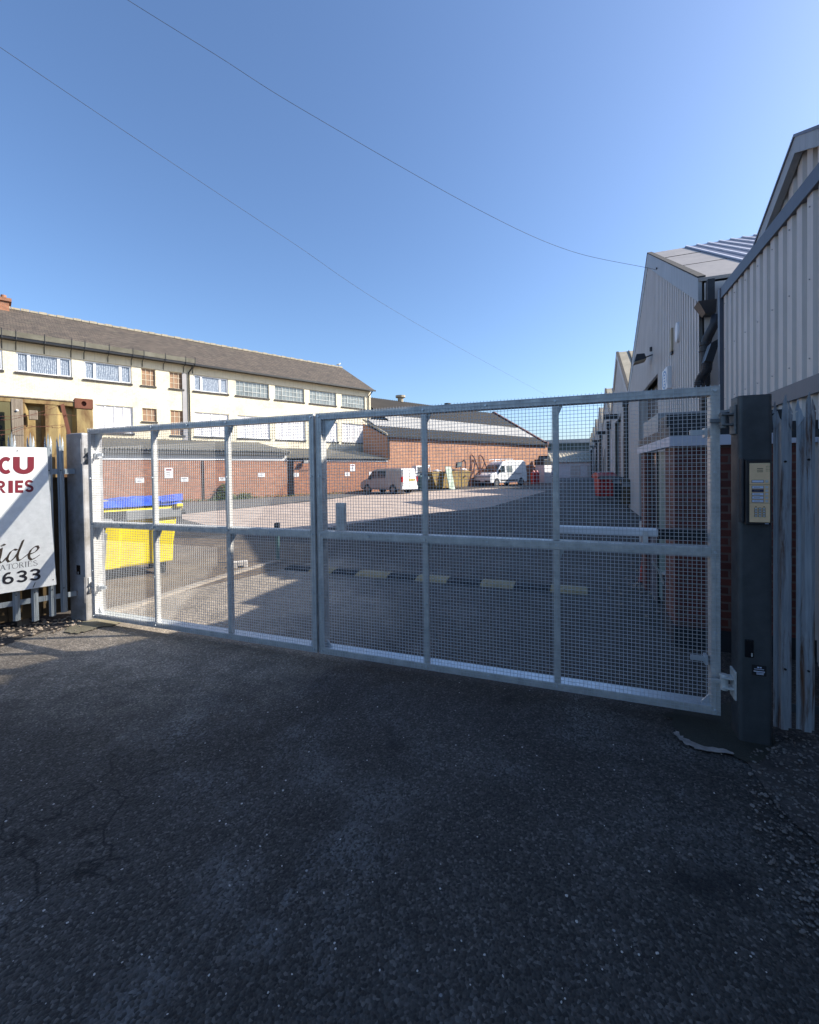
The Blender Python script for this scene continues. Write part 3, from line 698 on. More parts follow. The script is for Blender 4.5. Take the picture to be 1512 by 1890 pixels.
LS = ringpoly(.5, .71, .5, .2, 20, 270, .29, .09)+ringpoly(.5, .29, .5, .2, -160, 90, .29, .09)
cap(LC, -3, 19.5, 843, 875, 'ink_red'); cap(LU, 24, 63, 843, 875, 'ink_red')
cap(LRr, -6, 11, 887, 910, 'ink_red'); cap(LI, 15.5, 24, 887, 910, 'ink_red'); cap(LE, 28, 43, 886.5, 909.5, 'ink_red'); cap(LS, 46, 62, 885.5, 908.5, 'ink_red')
# script "ide"
def script(strokes, mat, w, name):
    m = MB(); y = -.006
    for st_ in strokes:
        nib_stroke(m, [sx(*p) for p in st_], w, y, math.radians(35), .22); y -= .0004
    return m.build(name, mat, SN)
k = .022
script([[(-4, 1020), (1, 1013), (3, 1012), (1, 1024), (-2, 1035), (0, 1039), (5, 1037), (13, 1028)], [(4, 1008), (7, 1006)]], 'ink_brown', k, 'letter')
script([[(31, 1015), (26, 1014), (20, 1018), (15, 1026), (13, 1033), (16, 1037), (21, 1035), (28, 1028), (34, 1019), (38, 1010), (43, 997)], [(43, 997), (34, 1018), (32, 1028), (33, 1034), (37, 1034), (44, 1029), (51, 1023)]], 'ink_brown', k, 'letter')
script([[(51, 1023), (58, 1022), (66, 1018), (71, 1012), (69, 1008), (64, 1009), (57, 1015), (53, 1023), (54, 1030), (58, 1033), (65, 1030), (72, 1025)]], 'ink_brown', k*1.05, 'letter')
script([[(3, 1006.5), (6, 1005), (9, 1006)]], 'ink_brown', k, 'letter')
# small serif capitals VATORIES, between two slanted guide lines
def guide(u, v):  # u: px x, v: 0 base .. 1 top
    base = 1053-(u*.14); top = base-9.5
    return sx(u, base*(1-v)+top*v)
def serif(strokes, thick):
    m = MB(); y = -.006
    for st_, tk in strokes:
        nib_stroke(m, [guide(*p) for p in st_], tk, y, math.radians(10), .5); y -= .0002
    return m.build('letter', 'ink_black', SN)
T, t_ = .0052, .0024
serif([([(-9, 1), (-4.5, 0)], T), ([(-4.5, 0), (0, 1)], t_)], T)
serif([([(1, 0), (5, 1)], t_), ([(5, 1), (9.5, 0)], T), ([(2.6, .38), (7.6, .38)], t_), ([(0, 0), (2.2, 0)], t_), ([(8, 0), (11, 0)], t_)], T)
serif([([(13, 1), (21, 1)], t_), ([(17, 1), (17, 0)], T), ([(15.5, 0), (18.5, 0)], t_), ([(13, 1), (13, .75)], t_), ([(21, 1), (21, .75)], t_)], T)
serif([([(28+5.3*math.cos(a*.4), .5+.52*math.sin(a*.4)) for a in range(17)], t_*1.5)], T)
serif([([(36.5, 1), (36.5, 0)], T), ([(36.5, 1), (40, 1), (41.8, .76), (40, .5), (36.5, .5)], t_*1.3), ([(39.5, .5), (43.5, 0)], T), ([(35.2, 0), (38, 0)], t_)], T)
serif([([(47.5, 1), (47.5, 0)], T), ([(45.8, 1), (49.2, 1)], t_), ([(45.8, 0), (49.2, 0)], t_)], T)
serif([([(52.5, 1), (52.5, 0)], T), ([(51.2, 1), (58.5, 1), (58.5, .8)], t_), ([(52.5, .5), (57, .5)], t_), ([(51.2, 0), (59, 0), (59, .2)], t_)], T)
serif([([(67.5, .85), (65, 1), (62.5, .9), (62, .72), (64.5, .55), (68, .4), (69, .2), (66.5, 0), (63.5, .02), (62, .2)], t_*1.7)], T)
# 633
def dig(px, shape):
    def gd(u, v): return (u, 1079.5-(u-5)*.135-v*22)
    m = MB(); y = -.006
    for poly in shape:
        m.quad(*[(lambda q: (q[0], y, q[1]))(sx(*gd(px+a*21, b_))) for a, b_ in poly]); y -= .00005
    m.build('digit', 'ink_black', SN)
L6 = ringpoly(.5, .32, .5, .24, 0, 360, .32, .15, 24)+ringpoly(.56, .5, .56, .30, 70, 180, .5, .33, 10)+[[(0, .5), (.26, .5), (.24, .32), (0, .32)]]
L3 = ringpoly(.48, .73, .48, .22, -90, 160, .27, .11)+ringpoly(.5, .29, .5, .24, -160, 90, .29, .12)+[[(.3, .62), (.55, .62), (.55, .46), (.3, .46)]]
dig(4.5, L6); dig(29.5, L3); dig(54, L3)
MB().tube([(lambda q: (q[0], -.008, q[1]))(sx(65, 1075)), (lambda q: (q[0], -.008, q[1]))(sx(61, 1084))], .0035, 6).build('scratch', 'ink_black', SN)
for (px, py) in ((32, 832), (98, 1070)): MB().cyl((sx(px, py)[0], 0, sx(px, py)[1]), 'y', .006, -.008, -.004, 8).build('screw', 'black', SN)
# ================================================================ CONTAINER behind the fence
KC = 6.85
cr_ = plane(171, 738, AH, KC); CA = cr_.x; CZ = cr_.z
ct = thing('shipping_container', 'rusty yellow shipping container behind the left palisade fence', 'container', wH(CA, KC), AH)
MB().box(-2.44, -.001, .10, 6.06, .15, CZ-.03).build('container_body', 'container_yellow', ct)
MB().box(-.17, -.001, 0, .099, .001, CZ-.115).build('corner_post', 'container_yellow', ct, bevel=.006)
MB().box(-2.44, -2.27, 0, .099, .001, CZ-.115).build('corner_post', 'container_yellow', ct, bevel=.006)
def casting(x):
    m = MB(); z0, z1 = CZ-.115, CZ
    # plate with an oval hole, drawn as a ring of quads
    cx_, cz_ = x+.09, (z0+z1)/2; n = 24; out = []; inn = []
    for i in range(n):
        a = 2*math.pi*i/n; ca, sa = math.cos(a), math.sin(a); k = min(.09/max(1e-6, abs(ca)), .058/max(1e-6, abs(sa)))
        out.append((cx_+ca*k, cz_+sa*k)); inn.append((cx_+ca*.026, cz_+sa*.032))
    for i in range(n):
        j = (i+1) % n
        m.quad((out[i][0], -.01, out[i][1]), (out[j][0], -.01, out[j][1]), (inn[j][0], -.01, inn[j][1]), (inn[i][0], -.01, inn[i][1]))
        m.quad((inn[i][0], -.01, inn[i][1]), (inn[j][0], -.01, inn[j][1]), (inn[j][0], .02, inn[j][1]), (inn[i][0], .02, inn[i][1]))
    m.box(x, x+.18, .0205, .16, z0, z1); m.box(x, x+.18, -.01, .02, z1-.002, z1+.004); m.box(x, x+.18, -.01, .02, z0-.004, z0+.002)
    m.box(x-.004, x+.002, -.01, .02, z0, z1); m.box(x+.178, x+.184, -.01, .02, z0, z1)
    m.build('corner_casting', 'rust_red', ct)
casting(-.182); casting(-2.44)
MB().box(-2.26, -.183, .005, .09, CZ-.10, CZ-.035).build('top_rail', 'container_yellow', ct, bevel=.006)
MB().box(-2.26, -.183, -.004, .004, CZ-.045, CZ-.032).build('drip_edge', 'timber', ct)
m = MB(); x = -2.27
flip = True
while x < -.18:   # corrugated end wall: alternate shallow and deep bays
    x2 = min(x+.115, -.175); x3 = min(x2+.035, -.172); y0 = .012 if flip else .085; y1 = .085 if flip else .012
    m.quad((x, y0, .15), (x2, y0, .15), (x2, y0, CZ-.10), (x, y0, CZ-.10)); m.quad((x2, y0, .15), (x3, y1, .15), (x3, y1, CZ-.10), (x2, y0, CZ-.10))
    x = x3; flip = not flip
m.build('corrugated_wall', 'container_yellow', ct)
vb = plane(62, 766, AH, KC)
m = MB(); m.box(vb.x-CA-.045, vb.x-CA+.035, -.05, .0, vb.z-.06, vb.z+.05); m.build('vent_box', 'timber', ct, bevel=.006)
MB().box(plane(-60, 800, AH, KC).x-CA, plane(20, 800, AH, KC).x-CA, -.005, .004, 1.2, CZ-.105).build('dark_panel', 'container_olive', ct)
for ch, (px, py) in zip('22G1', ((-5, 776), (-5, 795), (-6, 813), (-2, 826))):
    p = plane(px, py, AH, KC-.01); text_mesh('size_code', ch, .095, 'ink_black', ct, (p.x-CA, -.008, p.z), bold=.002)
# timber post, and a dark panel added for the container's dark lower part
tp = plane(21, 770, AH, 6.62); tq = plane(43, 770, AH, 6.62)
tt = thing('timber_post', 'weathered square timber post in front of the container', 'post', wH(tp.x, 6.62), AH)
MB().box(0, tq.x-tp.x, 0, .10, 0, plane(30, 736, AH, 6.62).z).build('post_shaft', 'timber', tt, bevel=.004)
kb = plane(31.5, 757.5, AH, 6.61); MB().tube([(kb.x-tp.x, .0, kb.z), (kb.x-tp.x, -.012, kb.z), (kb.x-tp.x, -.018, kb.z)], [.014, .012, .002], 12).build('white_knob', 'white_plastic', tt)
hb = thing('dark_backing', 'low dark panel added between the pales and the container', 'screen', wH(-1.9, 6.56), AH)
for i in range(9): MB().box(i*.29, i*.29+.283, 0, .02, .10, 1.70-.012*(i % 3)).build('board', 'timber' if i > 30 else 'bin_brown', hb)
# ================================================================ WAREHOUSES down the right of the road
def rib_wall(mb, xo, y0, y1, zbot, ztop, pitch=.2, depth=.035):
    """profiled sheet on the plane x = xo facing -x; zbot and ztop are functions of y"""
    y = y0
    while y < y1-1e-6:
        ys = [y, min(y+pitch*.52, y1), min(y+pitch*.60, y1), min(y+pitch*.92, y1), min(y+pitch, y1)]
        xs = [xo-depth, xo-depth, xo, xo, xo-depth]
        for k in range(4):
            a, b_ = ys[k], ys[k+1]
            if b_-a < 1e-6: continue
            mb.quad((xs[k], b_, zbot((a+b_)/2)), (xs[k], a, zbot((a+b_)/2)), (xs[k], a, ztop(a)), (xs[k], b_, ztop(b_))) if xs[k] == xs[k+1] else \
                mb.quad((xs[k+1], b_, zbot((a+b_)/2)), (xs[k], a, zbot((a+b_)/2)), (xs[k], a, ztop(a)), (xs[k+1], b_, ztop(b_)))
        y += pitch
def gable_roof(t, x0, x1, ya, yb, ze, zr, mat, name='roof', th=.06):
    ym = (ya+yb)/2
    m = MB(); m.hexa([(x0,ya,ze),(x1,ya,ze),(x1,ym,zr),(x0,ym,zr),(x0,ya,ze+th),(x1,ya,ze+th),(x1,ym,zr+th),(x0,ym,zr+th)])
    m.hexa([(x0,ym,zr),(x1,ym,zr),(x1,yb,ze),(x0,yb,ze),(x0,ym,zr+th),(x1,ym,zr+th),(x1,yb,ze+th),(x0,yb,ze+th)])
    return m.build(name, mat, t)
def roof_ribs(t, x0, x1, ya, yb, ze, zr, mat, step=.55):
    ym = (ya+yb)/2; m = MB(); x = x0; d = .05; w_ = .045
    while x < x1:
        for (p, q, zp, zq) in ((ya, ym, ze, zr), (ym, yb, zr, ze)):
            m.hexa([(x,p,zp+.061),(x+w_,p,zp+.061),(x+w_,q,zq+.061),(x,q,zq+.061),(x,p,zp+.061+d),(x+w_,p,zp+.061+d),(x+w_,q,zq+.061+d),(x,q,zq+.061+d)])
        x += step
    return m.build('roof_ribs', mat, t)
ORD = ['second', 'third', 'fourth', 'fifth', 'sixth', 'seventh', 'eighth', 'ninth']
for j in range(8):
    y0, BW, ze, zr, xo = 8.93+12.0*j, 12.0, 4.85, 7.95, 2.0
    near = j == 0
    t = thing('warehouse', 'grey ribbed gabled warehouse bay, %s from the gate post' % ORD[j] if j else 'nearest full grey gabled warehouse, with floodlight and open roller door', 'warehouse', wD(xo, y0), AD, 'row of gabled warehouses')
    ext = 30
    top = lambda y: ze+(zr-ze)*(1-abs(y-BW/2)/(BW/2))
    doors = [(4.35, 8.25, 4.15)] if near else ([(1.2, 3.0, 3.2), (4.2, 8.2, 4.3)] if j % 2 else [(1.0, 4.6, 4.4), (7.0, 8.4, 3.2), (9.4, 10.6, 2.6)])
    def zb(y):
        for a, b_, c_ in doors:
            if a < y < b_: return c_
        return 0
    m = MB()
    if near:
        rib_wall(m, 0, 0, BW, zb, lambda y: top(y)-.02, .21, .08)
        for a, b_, c_ in doors:
            for yy in (a, b_): m.quad((-.03, yy, 0), (.4, yy, 0), (.4, yy, c_), (-.03, yy, c_))
    else:
        ys = [0]+sorted(sum(([a, b_] for a, b_, c_ in doors), []))+[BW]
        yy = 0
        rib_wall(m, 0, 0, BW, zb, lambda y: top(y)-.02, .3 if j < 4 else .8, .03)
    m.build('clad_wall', 'clad' if near else 'clad_far', t)
    m = MB(); poly = [(0, 0), (BW, 0), (BW, ze-.01), (BW/2, zr-.01), (0, ze-.01)]
    m.prism(poly, .42 if near else .5, ext, 'x'); m.build('body', 'clad', t)
    MB().box(.001, .418, .001, .03, 0, ze-.03).build('side_return', 'clad', t)
    for a, b_, c_ in doors:
        MB().box(.16, .24, a+.01, b_-.01, 0, c_).build('roller_door', 'door_dark' if near else ('trim' if (j+int(a)) % 2 else 'dark_open'), t)
        if not near: MB().box(-.06, -.031, a-.08, b_+.08, c_, c_+.14).build('door_lintel', 'flash', t)
    gable_roof(t, -.08, ext, -.02, BW+.02, ze, zr, 'roof_sheet' if near else 'asbestos')
    roof_ribs(t, .88 if near else .5, ext-8, 0, BW, ze, zr, 'fascia_white' if near else 'asbestos_dark', .27 if near else .9)
    if near:
        m = MB(); 
        for (p, q, zp, zq) in ((0, BW/2, ze, zr),):
            m.hexa([(.86,p,zp+.062),(ext-1,p,zp+.062),(ext-1,q,zq+.062),(.86,q,zq+.062),(.86,p,zp+.075),(ext-1,p,zp+.075),(ext-1,q,zq+.075),(.86,q,zq+.075)])
        m.build('roof_sheeting', 'roof_dark', t)
        for f_ in (.33, .68):
            m = MB(); yq = BW/2*f_; zq = ze+(zr-ze)*f_
            m.box(-.06, .84, yq-.012, yq+.012, zq+.055, zq+.07); m.build('sheet_joint', 'sill_grey', t)
    # barge boards
    for (p, q, zp, zq) in ((0, BW/2, ze, zr), (BW/2, BW, zr, ze)):
        m = MB(); h = .34 if near else .28
        m.hexa([(-.09,p,zp-h),(-.035,p,zp-h),(-.035,q,zq-h),(-.09,q,zq-h),(-.09,p,zp+.07),(-.035,p,zp+.07),(-.035,q,zq+.07),(-.09,q,zq+.07)])
        m.build('barge_board', 'flash' if near else 'clad_far', t)
        m = MB(); m.hexa([(-.10,p,zp+.071),(.02,p,zp+.071),(.02,q,zq+.071),(-.10,q,zq+.071),(-.10,p,zp+.10),(.02,p,zp+.10),(.02,q,zq+.10),(-.10,q,zq+.10)])
        m.build('roof_edge', 'sill_grey', t)
    if not near:
        MB().box(-.30, -.04, -.22, .22, ze-.55, ze-.05).build('rainwater_head', 'pipe_black', t)
        MB().tube([(-.17, 0, ze-.55), (-.17, 0, .1)], .09, 8).build('downpipe', 'pipe_black', t)
        MB().box(-.05, -.035, 10.9, 11.7, 0, 3.6).build('wall_panel', 'fascia_white' if j % 2 else 'trim', t)
        if j < 5: MB().box(-.75, -.04, 5.6, 6.0, 4.35, 4.6).build('lamp_hood', 'bin_dark', t)
# nearest building with the blue trim
b1 = thing('unit_building', 'near grey ribbed building with dark blue trim behind the intercom post', 'building', wD(1.90, 0), AD)
ZT = 4.17
m = MB(); rib_wall(m, 0, -14, 7.38, lambda y: 2.44, lambda y: ZT-.14, .2, .035); m.build('upper_cladding', 'clad', b1)
m = MB(); rib_wall(m, 0, -14, 7.38, lambda y: 0, lambda y: 2.31, .2, .035); m.build('lower_cladding', 'clad', b1)
m = MB()
for zz in (2.62, 3.3, ZT-.25):
    y = -6.0
    while y < 7.3: m.cyl((-.035, y+.052, zz), 'x', .007, -.008, .001, 6); y += .4
m.build('fixings', 'flash', b1)
MB().box(-.06, .02, -14, 7.36, ZT-.145, ZT).build('top_trim', 'trim', b1)
MB().box(-.065, .02, -14, 7.36, 2.30, 2.45).build('mid_trim', 'trim', b1)
MB().box(-.07, .02, 7.3605, 7.45, 0, ZT).build('corner_trim', 'trim', b1)
MB().box(.021, 28, -14, 7.42, 0, ZT-.01).build('body', 'clad', b1)
MB().box(.03, .5, -14, 7.42, ZT+.0005, ZT+.07).build('parapet_cap', 'flash', b1)
YG, ZG, HW = 5.38, 4.83, 1.36
m = MB(); gt = lambda y: ZG-abs(y-YG)*.52
rib_wall(m, .16, YG-HW, YG+HW, lambda y: ZT, lambda y: gt(y)-.04, .2, .035); m.build('gable_cladding', 'clad', b1)
m = MB(); m.prism([(YG-HW, ZT+.072), (YG+HW, ZT+.072), (YG, ZG-.03)], .17, 28, 'x'); m.build('gable_body', 'clad', b1)
for s_ in (-1, 1):
    m = MB(); ya, yb = YG, YG+s_*(HW+.06)
    za, zb_ = ZG, gt(yb)
    m.hexa([(.05,ya,za-.13),(.115,ya,za-.13),(.115,yb,zb_-.13),(.05,yb,zb_-.13),(.05,ya,za+.02),(.115,ya,za+.02),(.115,yb,zb_+.02),(.05,yb,zb_+.02)])
    m.build('barge_board', 'flash', b1)
    m = MB(); m.hexa([(.04,ya,za+.021),(28,ya,za+.021),(28,yb,zb_+.021),(.04,yb,zb_+.021),(.04,ya,za+.05),(28,ya,za+.05),(28,yb,zb_+.05),(.04,yb,zb_+.05)])
    m.build('roof', 'roof_dark', b1)
MB().box(.42, 4, 7.451, 8.92, 0, 4.66).build('link_infill', 'clad', b1)  # infill added to close the sunlit gap between the two buildings' shadows
MB().box(.36, 4, 7.451, 8.90, 4.661, 4.74).build('link_gutter', 'flash', b1)
# brick lean-to in front of the near building
LS_ = 4.78
lc = plane(1247, 1000, AD, LS_)
fzt, fzb = plane(1290, 804, AD, LS_).z, plane(1290, 822, AD, LS_).z
l1 = thing('lean_to', 'low dark brick lean-to with white fascia behind the right gate leaf', 'outbuilding', wD(lc.x, LS_), AD)
LL = plane(1184, 900, AD, lc.x, 0).y-LS_; BWK = plane(1335, 800, AD, 1.9, 0).y
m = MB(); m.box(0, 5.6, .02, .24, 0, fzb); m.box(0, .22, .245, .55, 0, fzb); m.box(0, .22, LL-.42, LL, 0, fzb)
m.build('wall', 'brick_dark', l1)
MB().box(-.012, 5.61, .008, .0195, 0, .19).box(-.012, -.001, .0196, .55, 0, .19).build('plinth', 'bin_dark', l1)
MB().box(-.05, 5.62, -.05, .02, fzb-.002, fzt).build('fascia', 'fascia_white', l1)
MB().box(-.05, .02, .0205, LL, fzb-.002, fzt).build('fascia', 'fascia_white', l1)
MB().box(-.04, 5.6, .0, LL-.02, fzt+.001, fzt+.10).build('roof', 'bin_dark', l1)
MB().box(.02, 1.10, 1.1, LL-.1, fzt+.101, fzt+.34).build('roof_upstand', 'flash', l1)
MB().box(.02, 1.05, .55, 1.02, fzt+.101, fzt+.26).build('roof_vent', 'bin_dark', l1)
MB().box(.06, .12, .56, 1.35, .12, fzb-.01).build('door', 'bin_teal', l1)
MB().box(.05, .13, 1.40, 1.50, 0, fzb-.01).build('door_post', 'black', l1)
MB().box(.06, .12, 1.52, LL-.43, .9, fzb-.01).build('window', 'glass_dark', l1)
MB().box(.05, .14, 1.52, LL-.43, 0, .89).build('window_panel', 'trim', l1)
# rainwater head, big downpipe and ducts at the valley
dp = thing('downpipe', 'large black downpipe with hopper head between the two near buildings', 'drainpipe', wD(2.0, 8.74), AD)
MB().hexa([(-.05,-.10,4.22),(.10,-.10,4.22),(.10,.14,4.22),(-.05,.14,4.22),(-.16,-.15,4.42),(.10,-.15,4.42),(.10,.18,4.42),(-.16,.18,4.42)]).build('hopper_head', 'pipe_black', dp)
MB().box(.0, .10, -.03, .09, 4.421, 4.80).build('outlet', 'pipe_black', dp)
MB().tube([(.09, -.10, 4.17), (.07, -.12, 4.02), (.0, .0, 3.84), (-.03, .02, 3.70), (-.03, .02, 0)], [.06, .07, .075, .075, .075], 14).build('pipe', 'pipe_black', dp, smooth=True)
for z in (3.62, 3.72, 2.2): MB().tube([(-.03, .02, z), (-.03, .02, z+.05)], .09, 14).build('pipe_collar', 'pipe_black', dp)
du = thing('duct', 'dark box duct with ribbed hose beside the corner trim', 'duct', wD(1.94, 7.9), AD)
a_ = plane(1325, 628, AD, 7.9); b_ = plane(1297, 655, AD, 7.9)
X0, X1 = b_.x-1.94, a_.x-1.94; ZA, ZB = a_.z, plane(1310, 672, AD, 7.9).z
MB().hexa([(X0,-.15,b_.z-.12),(X0+.10,-.15,ZB),(X0+.10,.08,ZB),(X0,.08,b_.z-.12),(X0+.08,-.15,ZA-.06),(X1,-.15,ZA),(X1,.08,ZA),(X0+.08,.08,ZA-.06)]).build('box_duct', 'bin_dark', du)
pts = [(plane(x, y, AD, 7.82).x-1.94, -.06, plane(x, y, AD, 7.82).z) for x, y in ((1307, 668), (1306, 682), (1297, 694), (1292, 704), (1290, 722))]
m = MB(); P = []; R_ = []
for (p, q) in zip(pts, pts[1:]):
    for i in range(10): P.append(tuple(Vector(p).lerp(Vector(q), i/10))); R_.append(.068 if i % 2 else .060)
m.tube(P, R_, 12).build('ribbed_hose', 'hose', du)
# things on the nearest gabled warehouse
fl = plane(1190, 662, AD, 1.75, 0); fw = thing('floodlight', 'floodlight on a short arm on the nearest gabled warehouse', 'light', wD(1.75, fl.y, fl.z), AD)
MB().hexa([(-.28,-.22,-.10),(.02,-.22,-.03),(.02,.22,-.03),(-.28,.22,-.10),(-.22,-.16,.12),(-.02,-.16,.12),(-.02,.16,.12),(-.22,.16,.12)]).build('lamp_body', 'bin_dark', fw)
MB().hexa([(-.285,-.2,-.13),(.015,-.2,-.06),(.015,.2,-.06),(-.285,.2,-.13),(-.285,-.2,-.105),(.015,-.2,-.035),(.015,.2,-.035),(-.285,.2,-.105)]).build('lamp_glass', 'beige_plastic', fw)
MB().tube([(.0, 0, .03), (.23, -.3, .05)], .018, 6).build('arm', 'bin_dark', fw); MB().cyl((.16, -.12, .22), 'z', .05, -.05, .06, 10).build('sensor', 'bin_dark', fw)
def onwall(px, py, off=1.965): return plane(px, py, AD, off, 0)
p = onwall(1257, 613); al = thing('alarm_box', 'white oval alarm box high on the nearest gabled warehouse', 'alarm', wD(1.965, p.y, p.z), AD)
m = MB(); m.prism([(.12*math.cos(a*.3927), .21*math.sin(a*.3927)) for a in range(16)], -.09, 0, 'x'); m.build('alarm_cover', 'white_plastic', al, bevel=.02)
p = onwall(1246, 628); bb = thing('beige_box', 'tall beige junction box below the white alarm on the warehouse', 'junction box', wD(1.965, p.y, p.z), AD)
MB().box(-.09, 0, -.09, .09, -.24, .26).build('box_cover', 'beige_plastic', bb, bevel=.01); MB().box(-.08, -.01, -.08, .08, -.30, -.245).build('cable_entry', 'black', bb)
SO = 1.84; ya_, yb_ = plane(1222, 700, AD, SO, 0).y, plane(1231.5, 700, AD, SO, 0).y
sz0, sz1 = plane(1226, 722, AD, SO, 0).z, plane(1226, 682, AD, SO, 0).z
sg = thing('wall_sign', 'white box sign with a blue oval beside the open roller door', 'sign', wD(SO, yb_), AD)
SWd = ya_-yb_
MB().box(0, .10, 0, SWd, sz0, sz1).build('sign_panel', 'white_plastic', sg, bevel=.01)
m = MB(); zc = (sz0+sz1)/2; zr_ = (sz1-sz0)*.40
for k in range(24):
    a, b_ = 2*math.pi*k/24, 2*math.pi*(k+1)/24; R1, R2 = SWd*.42, SWd*.34
    m.quad((-.002, SWd/2+R1*math.cos(a), zc+zr_*math.sin(a)), (-.002, SWd/2+R1*math.cos(b_), zc+zr_*math.sin(b_)), (-.002, SWd/2+R2*math.cos(b_), zc+zr_*.84*math.sin(b_)), (-.002, SWd/2+R2*math.cos(a), zc+zr_*.84*math.sin(a)))
for k in range(4): m.box(-.0025, -.0005, SWd*.40, SWd*.60, zc-zr_*.6+k*zr_*.35, zc-zr_*.6+k*zr_*.35+zr_*.16)
m.build('blue_oval', 'ink_blue', sg)
# ================================================================ HOUSE (cream block on the left)
H0 = 33.0
hs = thing('cream_block', 'long cream painted brick block with brown tiled roof', 'building', wH(0, H0), AH)
AE = hx(684, 722); A0 = -14.0; GZ = 9.25; RZ = 12.25; RK = 4.7
wins = []
def win(xl, xr, zb_, zt_, kind): wins.append((hx(xl, 700), hx(xr, 700), zb_, zt_, kind))
US, UT = 7.50, 8.62
for xl, xr, k_ in ((-96, 6, 'upvc'), (30, 133, 'upvc'), (155, 243, 'upvc'), (357, 421, 'upvc'), (435, 496, 'grid8'), (507, 561, 'grid8'), (571, 620, 'grid8'), (630, 673, 'grid8')): win(xl, xr, US, UT, k_)
win(261, 287, US, UT, 'grid3'); win(313, 338, US, UT, 'grid3')
LSZ, LT = 4.32, 6.02
for xl, xr in ((-100, 5), (30, 131), (175, 244), (357, 421), (437, 497), (508, 562), (572, 622), (630, 676)): win(xl, xr, LSZ, LT, 'board4')
win(261, 288, 5.15, LT, 'grid32'); win(313, 338, 4.32, LT, 'grid35')
m = MB(); xs = sorted(set([A0, AE]+[w_[0] for w_ in wins]+[w_[1] for w_ in wins])); zs = sorted(set([0, 8.62, 4.32, 5.15, 6.02, 7.5]))
for xa, xb in zip(xs, xs[1:]):
    for za, zb_ in zip(zs, zs[1:]):
        cx_, cz_ = (xa+xb)/2, (za+zb_)/2
        if any(w_[0] < cx_ < w_[1] and w_[2] < cz_ < w_[3] for w_ in wins): continue
        m.quad((xa, 0, za), (xb, 0, za), (xb, 0, zb_), (xa, 0, zb_))
for (a, b_, c_, d_, k_) in wins:
    m.quad((a, 0, c_), (a, .2, c_), (a, .2, d_), (a, 0, d_)); m.quad((b_, .2, c_), (b_, 0, c_), (b_, 0, d_), (b_, .2, d_))
    m.quad((a, .2, d_), (b_, .2, d_), (b_, 0, d_), (a, 0, d_)); m.quad((a, 0, c_), (b_, 0, c_), (b_, .2, c_), (a, .2, c_))
m.quad((AE, 0, 0), (AE, 9.4, 0), (AE, 9.4, GZ), (AE, 4.7, RZ-.1), (AE, 0, GZ))
m.quad((A0, 9.4, 0), (AE, 9.4, 0), (AE, 9.4, GZ), (A0, 9.4, GZ))
m.build('wall', 'brick_cream', hs)
MB().box(A0, AE-.002, -.02, .1, 8.63, 9.18).build('eaves_band', 'cream_render', hs)
MB().box(A0, AE, .22, 9.2, 0, 9.1).build('interior', 'door_dark', hs)
def window(a, b_, c_, d_, kind):
    f = .06 if kind == 'upvc' or kind == 'board4' else .035
    mt = {'upvc': 'upvc', 'board4': 'upvc', 'grid8': 'steel_win'}.get(kind, 'cream_win')
    y0, y1 = .07, .12; m = MB()
    m.box(a, a+f, y0, y1, c_, d_); m.box(b_-f, b_, y0, y1, c_, d_); m.box(a+f, b_-f, y0+.001, y1-.001, c_, c_+f); m.box(a+f, b_-f, y0+.001, y1-.001, d_-f, d_)
    W = b_-a
    if kind == 'upvc':
        for u in (.23, .75): m.box(a+W*u-.05, a+W*u+.05, y0+.002, y1, c_+f, d_-f)
        for (u, v) in ((0, .23), (.75, 1)):   # opening casements stand proud
            for (p, q) in ((a+W*u+.05, a+W*u+.09), (a+W*v-.09, a+W*v-.05)): m.box(p, q, y0-.02, y0, c_+.05, d_-.05)
            m.box(a+W*u+.091, a+W*v-.091, y0-.02, y0, c_+.05, c_+.09); m.box(a+W*u+.091, a+W*v-.091, y0-.02, y0, d_-.09, d_-.05)
        pane = 'net_curtain'
    elif kind == 'board4':
        for q in (1, 2, 3): m.box(a+W*q/4-.035, a+W*q/4+.035, y0+.002, y1, c_+f, d_-f)
        m.box(a+f, b_-f, y0+.012, y1-.01, c_+(d_-c_)*.28, c_+(d_-c_)*.28+.04)
        pane = 'board_white'
    else:
        nx, nz = {'grid8': (8, 3), 'grid3': (3, 3), 'grid32': (3, 2), 'grid35': (3, 4)}[kind]
        for q in range(1, nx): m.box(a+W*q/nx-.013, a+W*q/nx+.013, y0+.012, y1-.01, c_+f, d_-f)
        for q in range(1, nz): z = c_+(d_-c_)*q/nz; m.box(a+f, b_-f, y0+.014, y1-.012, z-.013, z+.013)
        if kind == 'grid8':
            for p in (a+W*.25, a+W*.75): m.box(p-.022, p+.022, y0-.004, y0+.01, c_+(d_-c_)*.33, d_-f)
            m.box(a+W*.25, a+W*.75, y0-.004, y0+.01, c_+(d_-c_)*.33-.02, c_+(d_-c_)*.33+.02)
        pane = 'glass_grey' if kind == 'grid8' else 'board_brown'
    wdw = m.build('window', mt, hs)
    MB().quad((a+.01, .105, c_+.01), (b_-.01, .105, c_+.01), (b_-.01, .105, d_-.01), (a+.01, .105, d_-.01)).build('pane', pane, wdw)
    if kind == 'board4':
        m = MB()
        for q in range(4):
            if random.random() < .75: m.box(a+W*q/4+.14, a+W*q/4+.17, .098, .104, c_+(d_-c_)*.55, c_+(d_-c_)*.9)
        if m.v: m.build('board_edge', 'steel_win', wdw)
    MB().box(a-.06, b_+.05, -.07, .069, c_-.11, c_-.001).build('sill', 'sill_grey', wdw)
for w_ in wins: window(*w_)
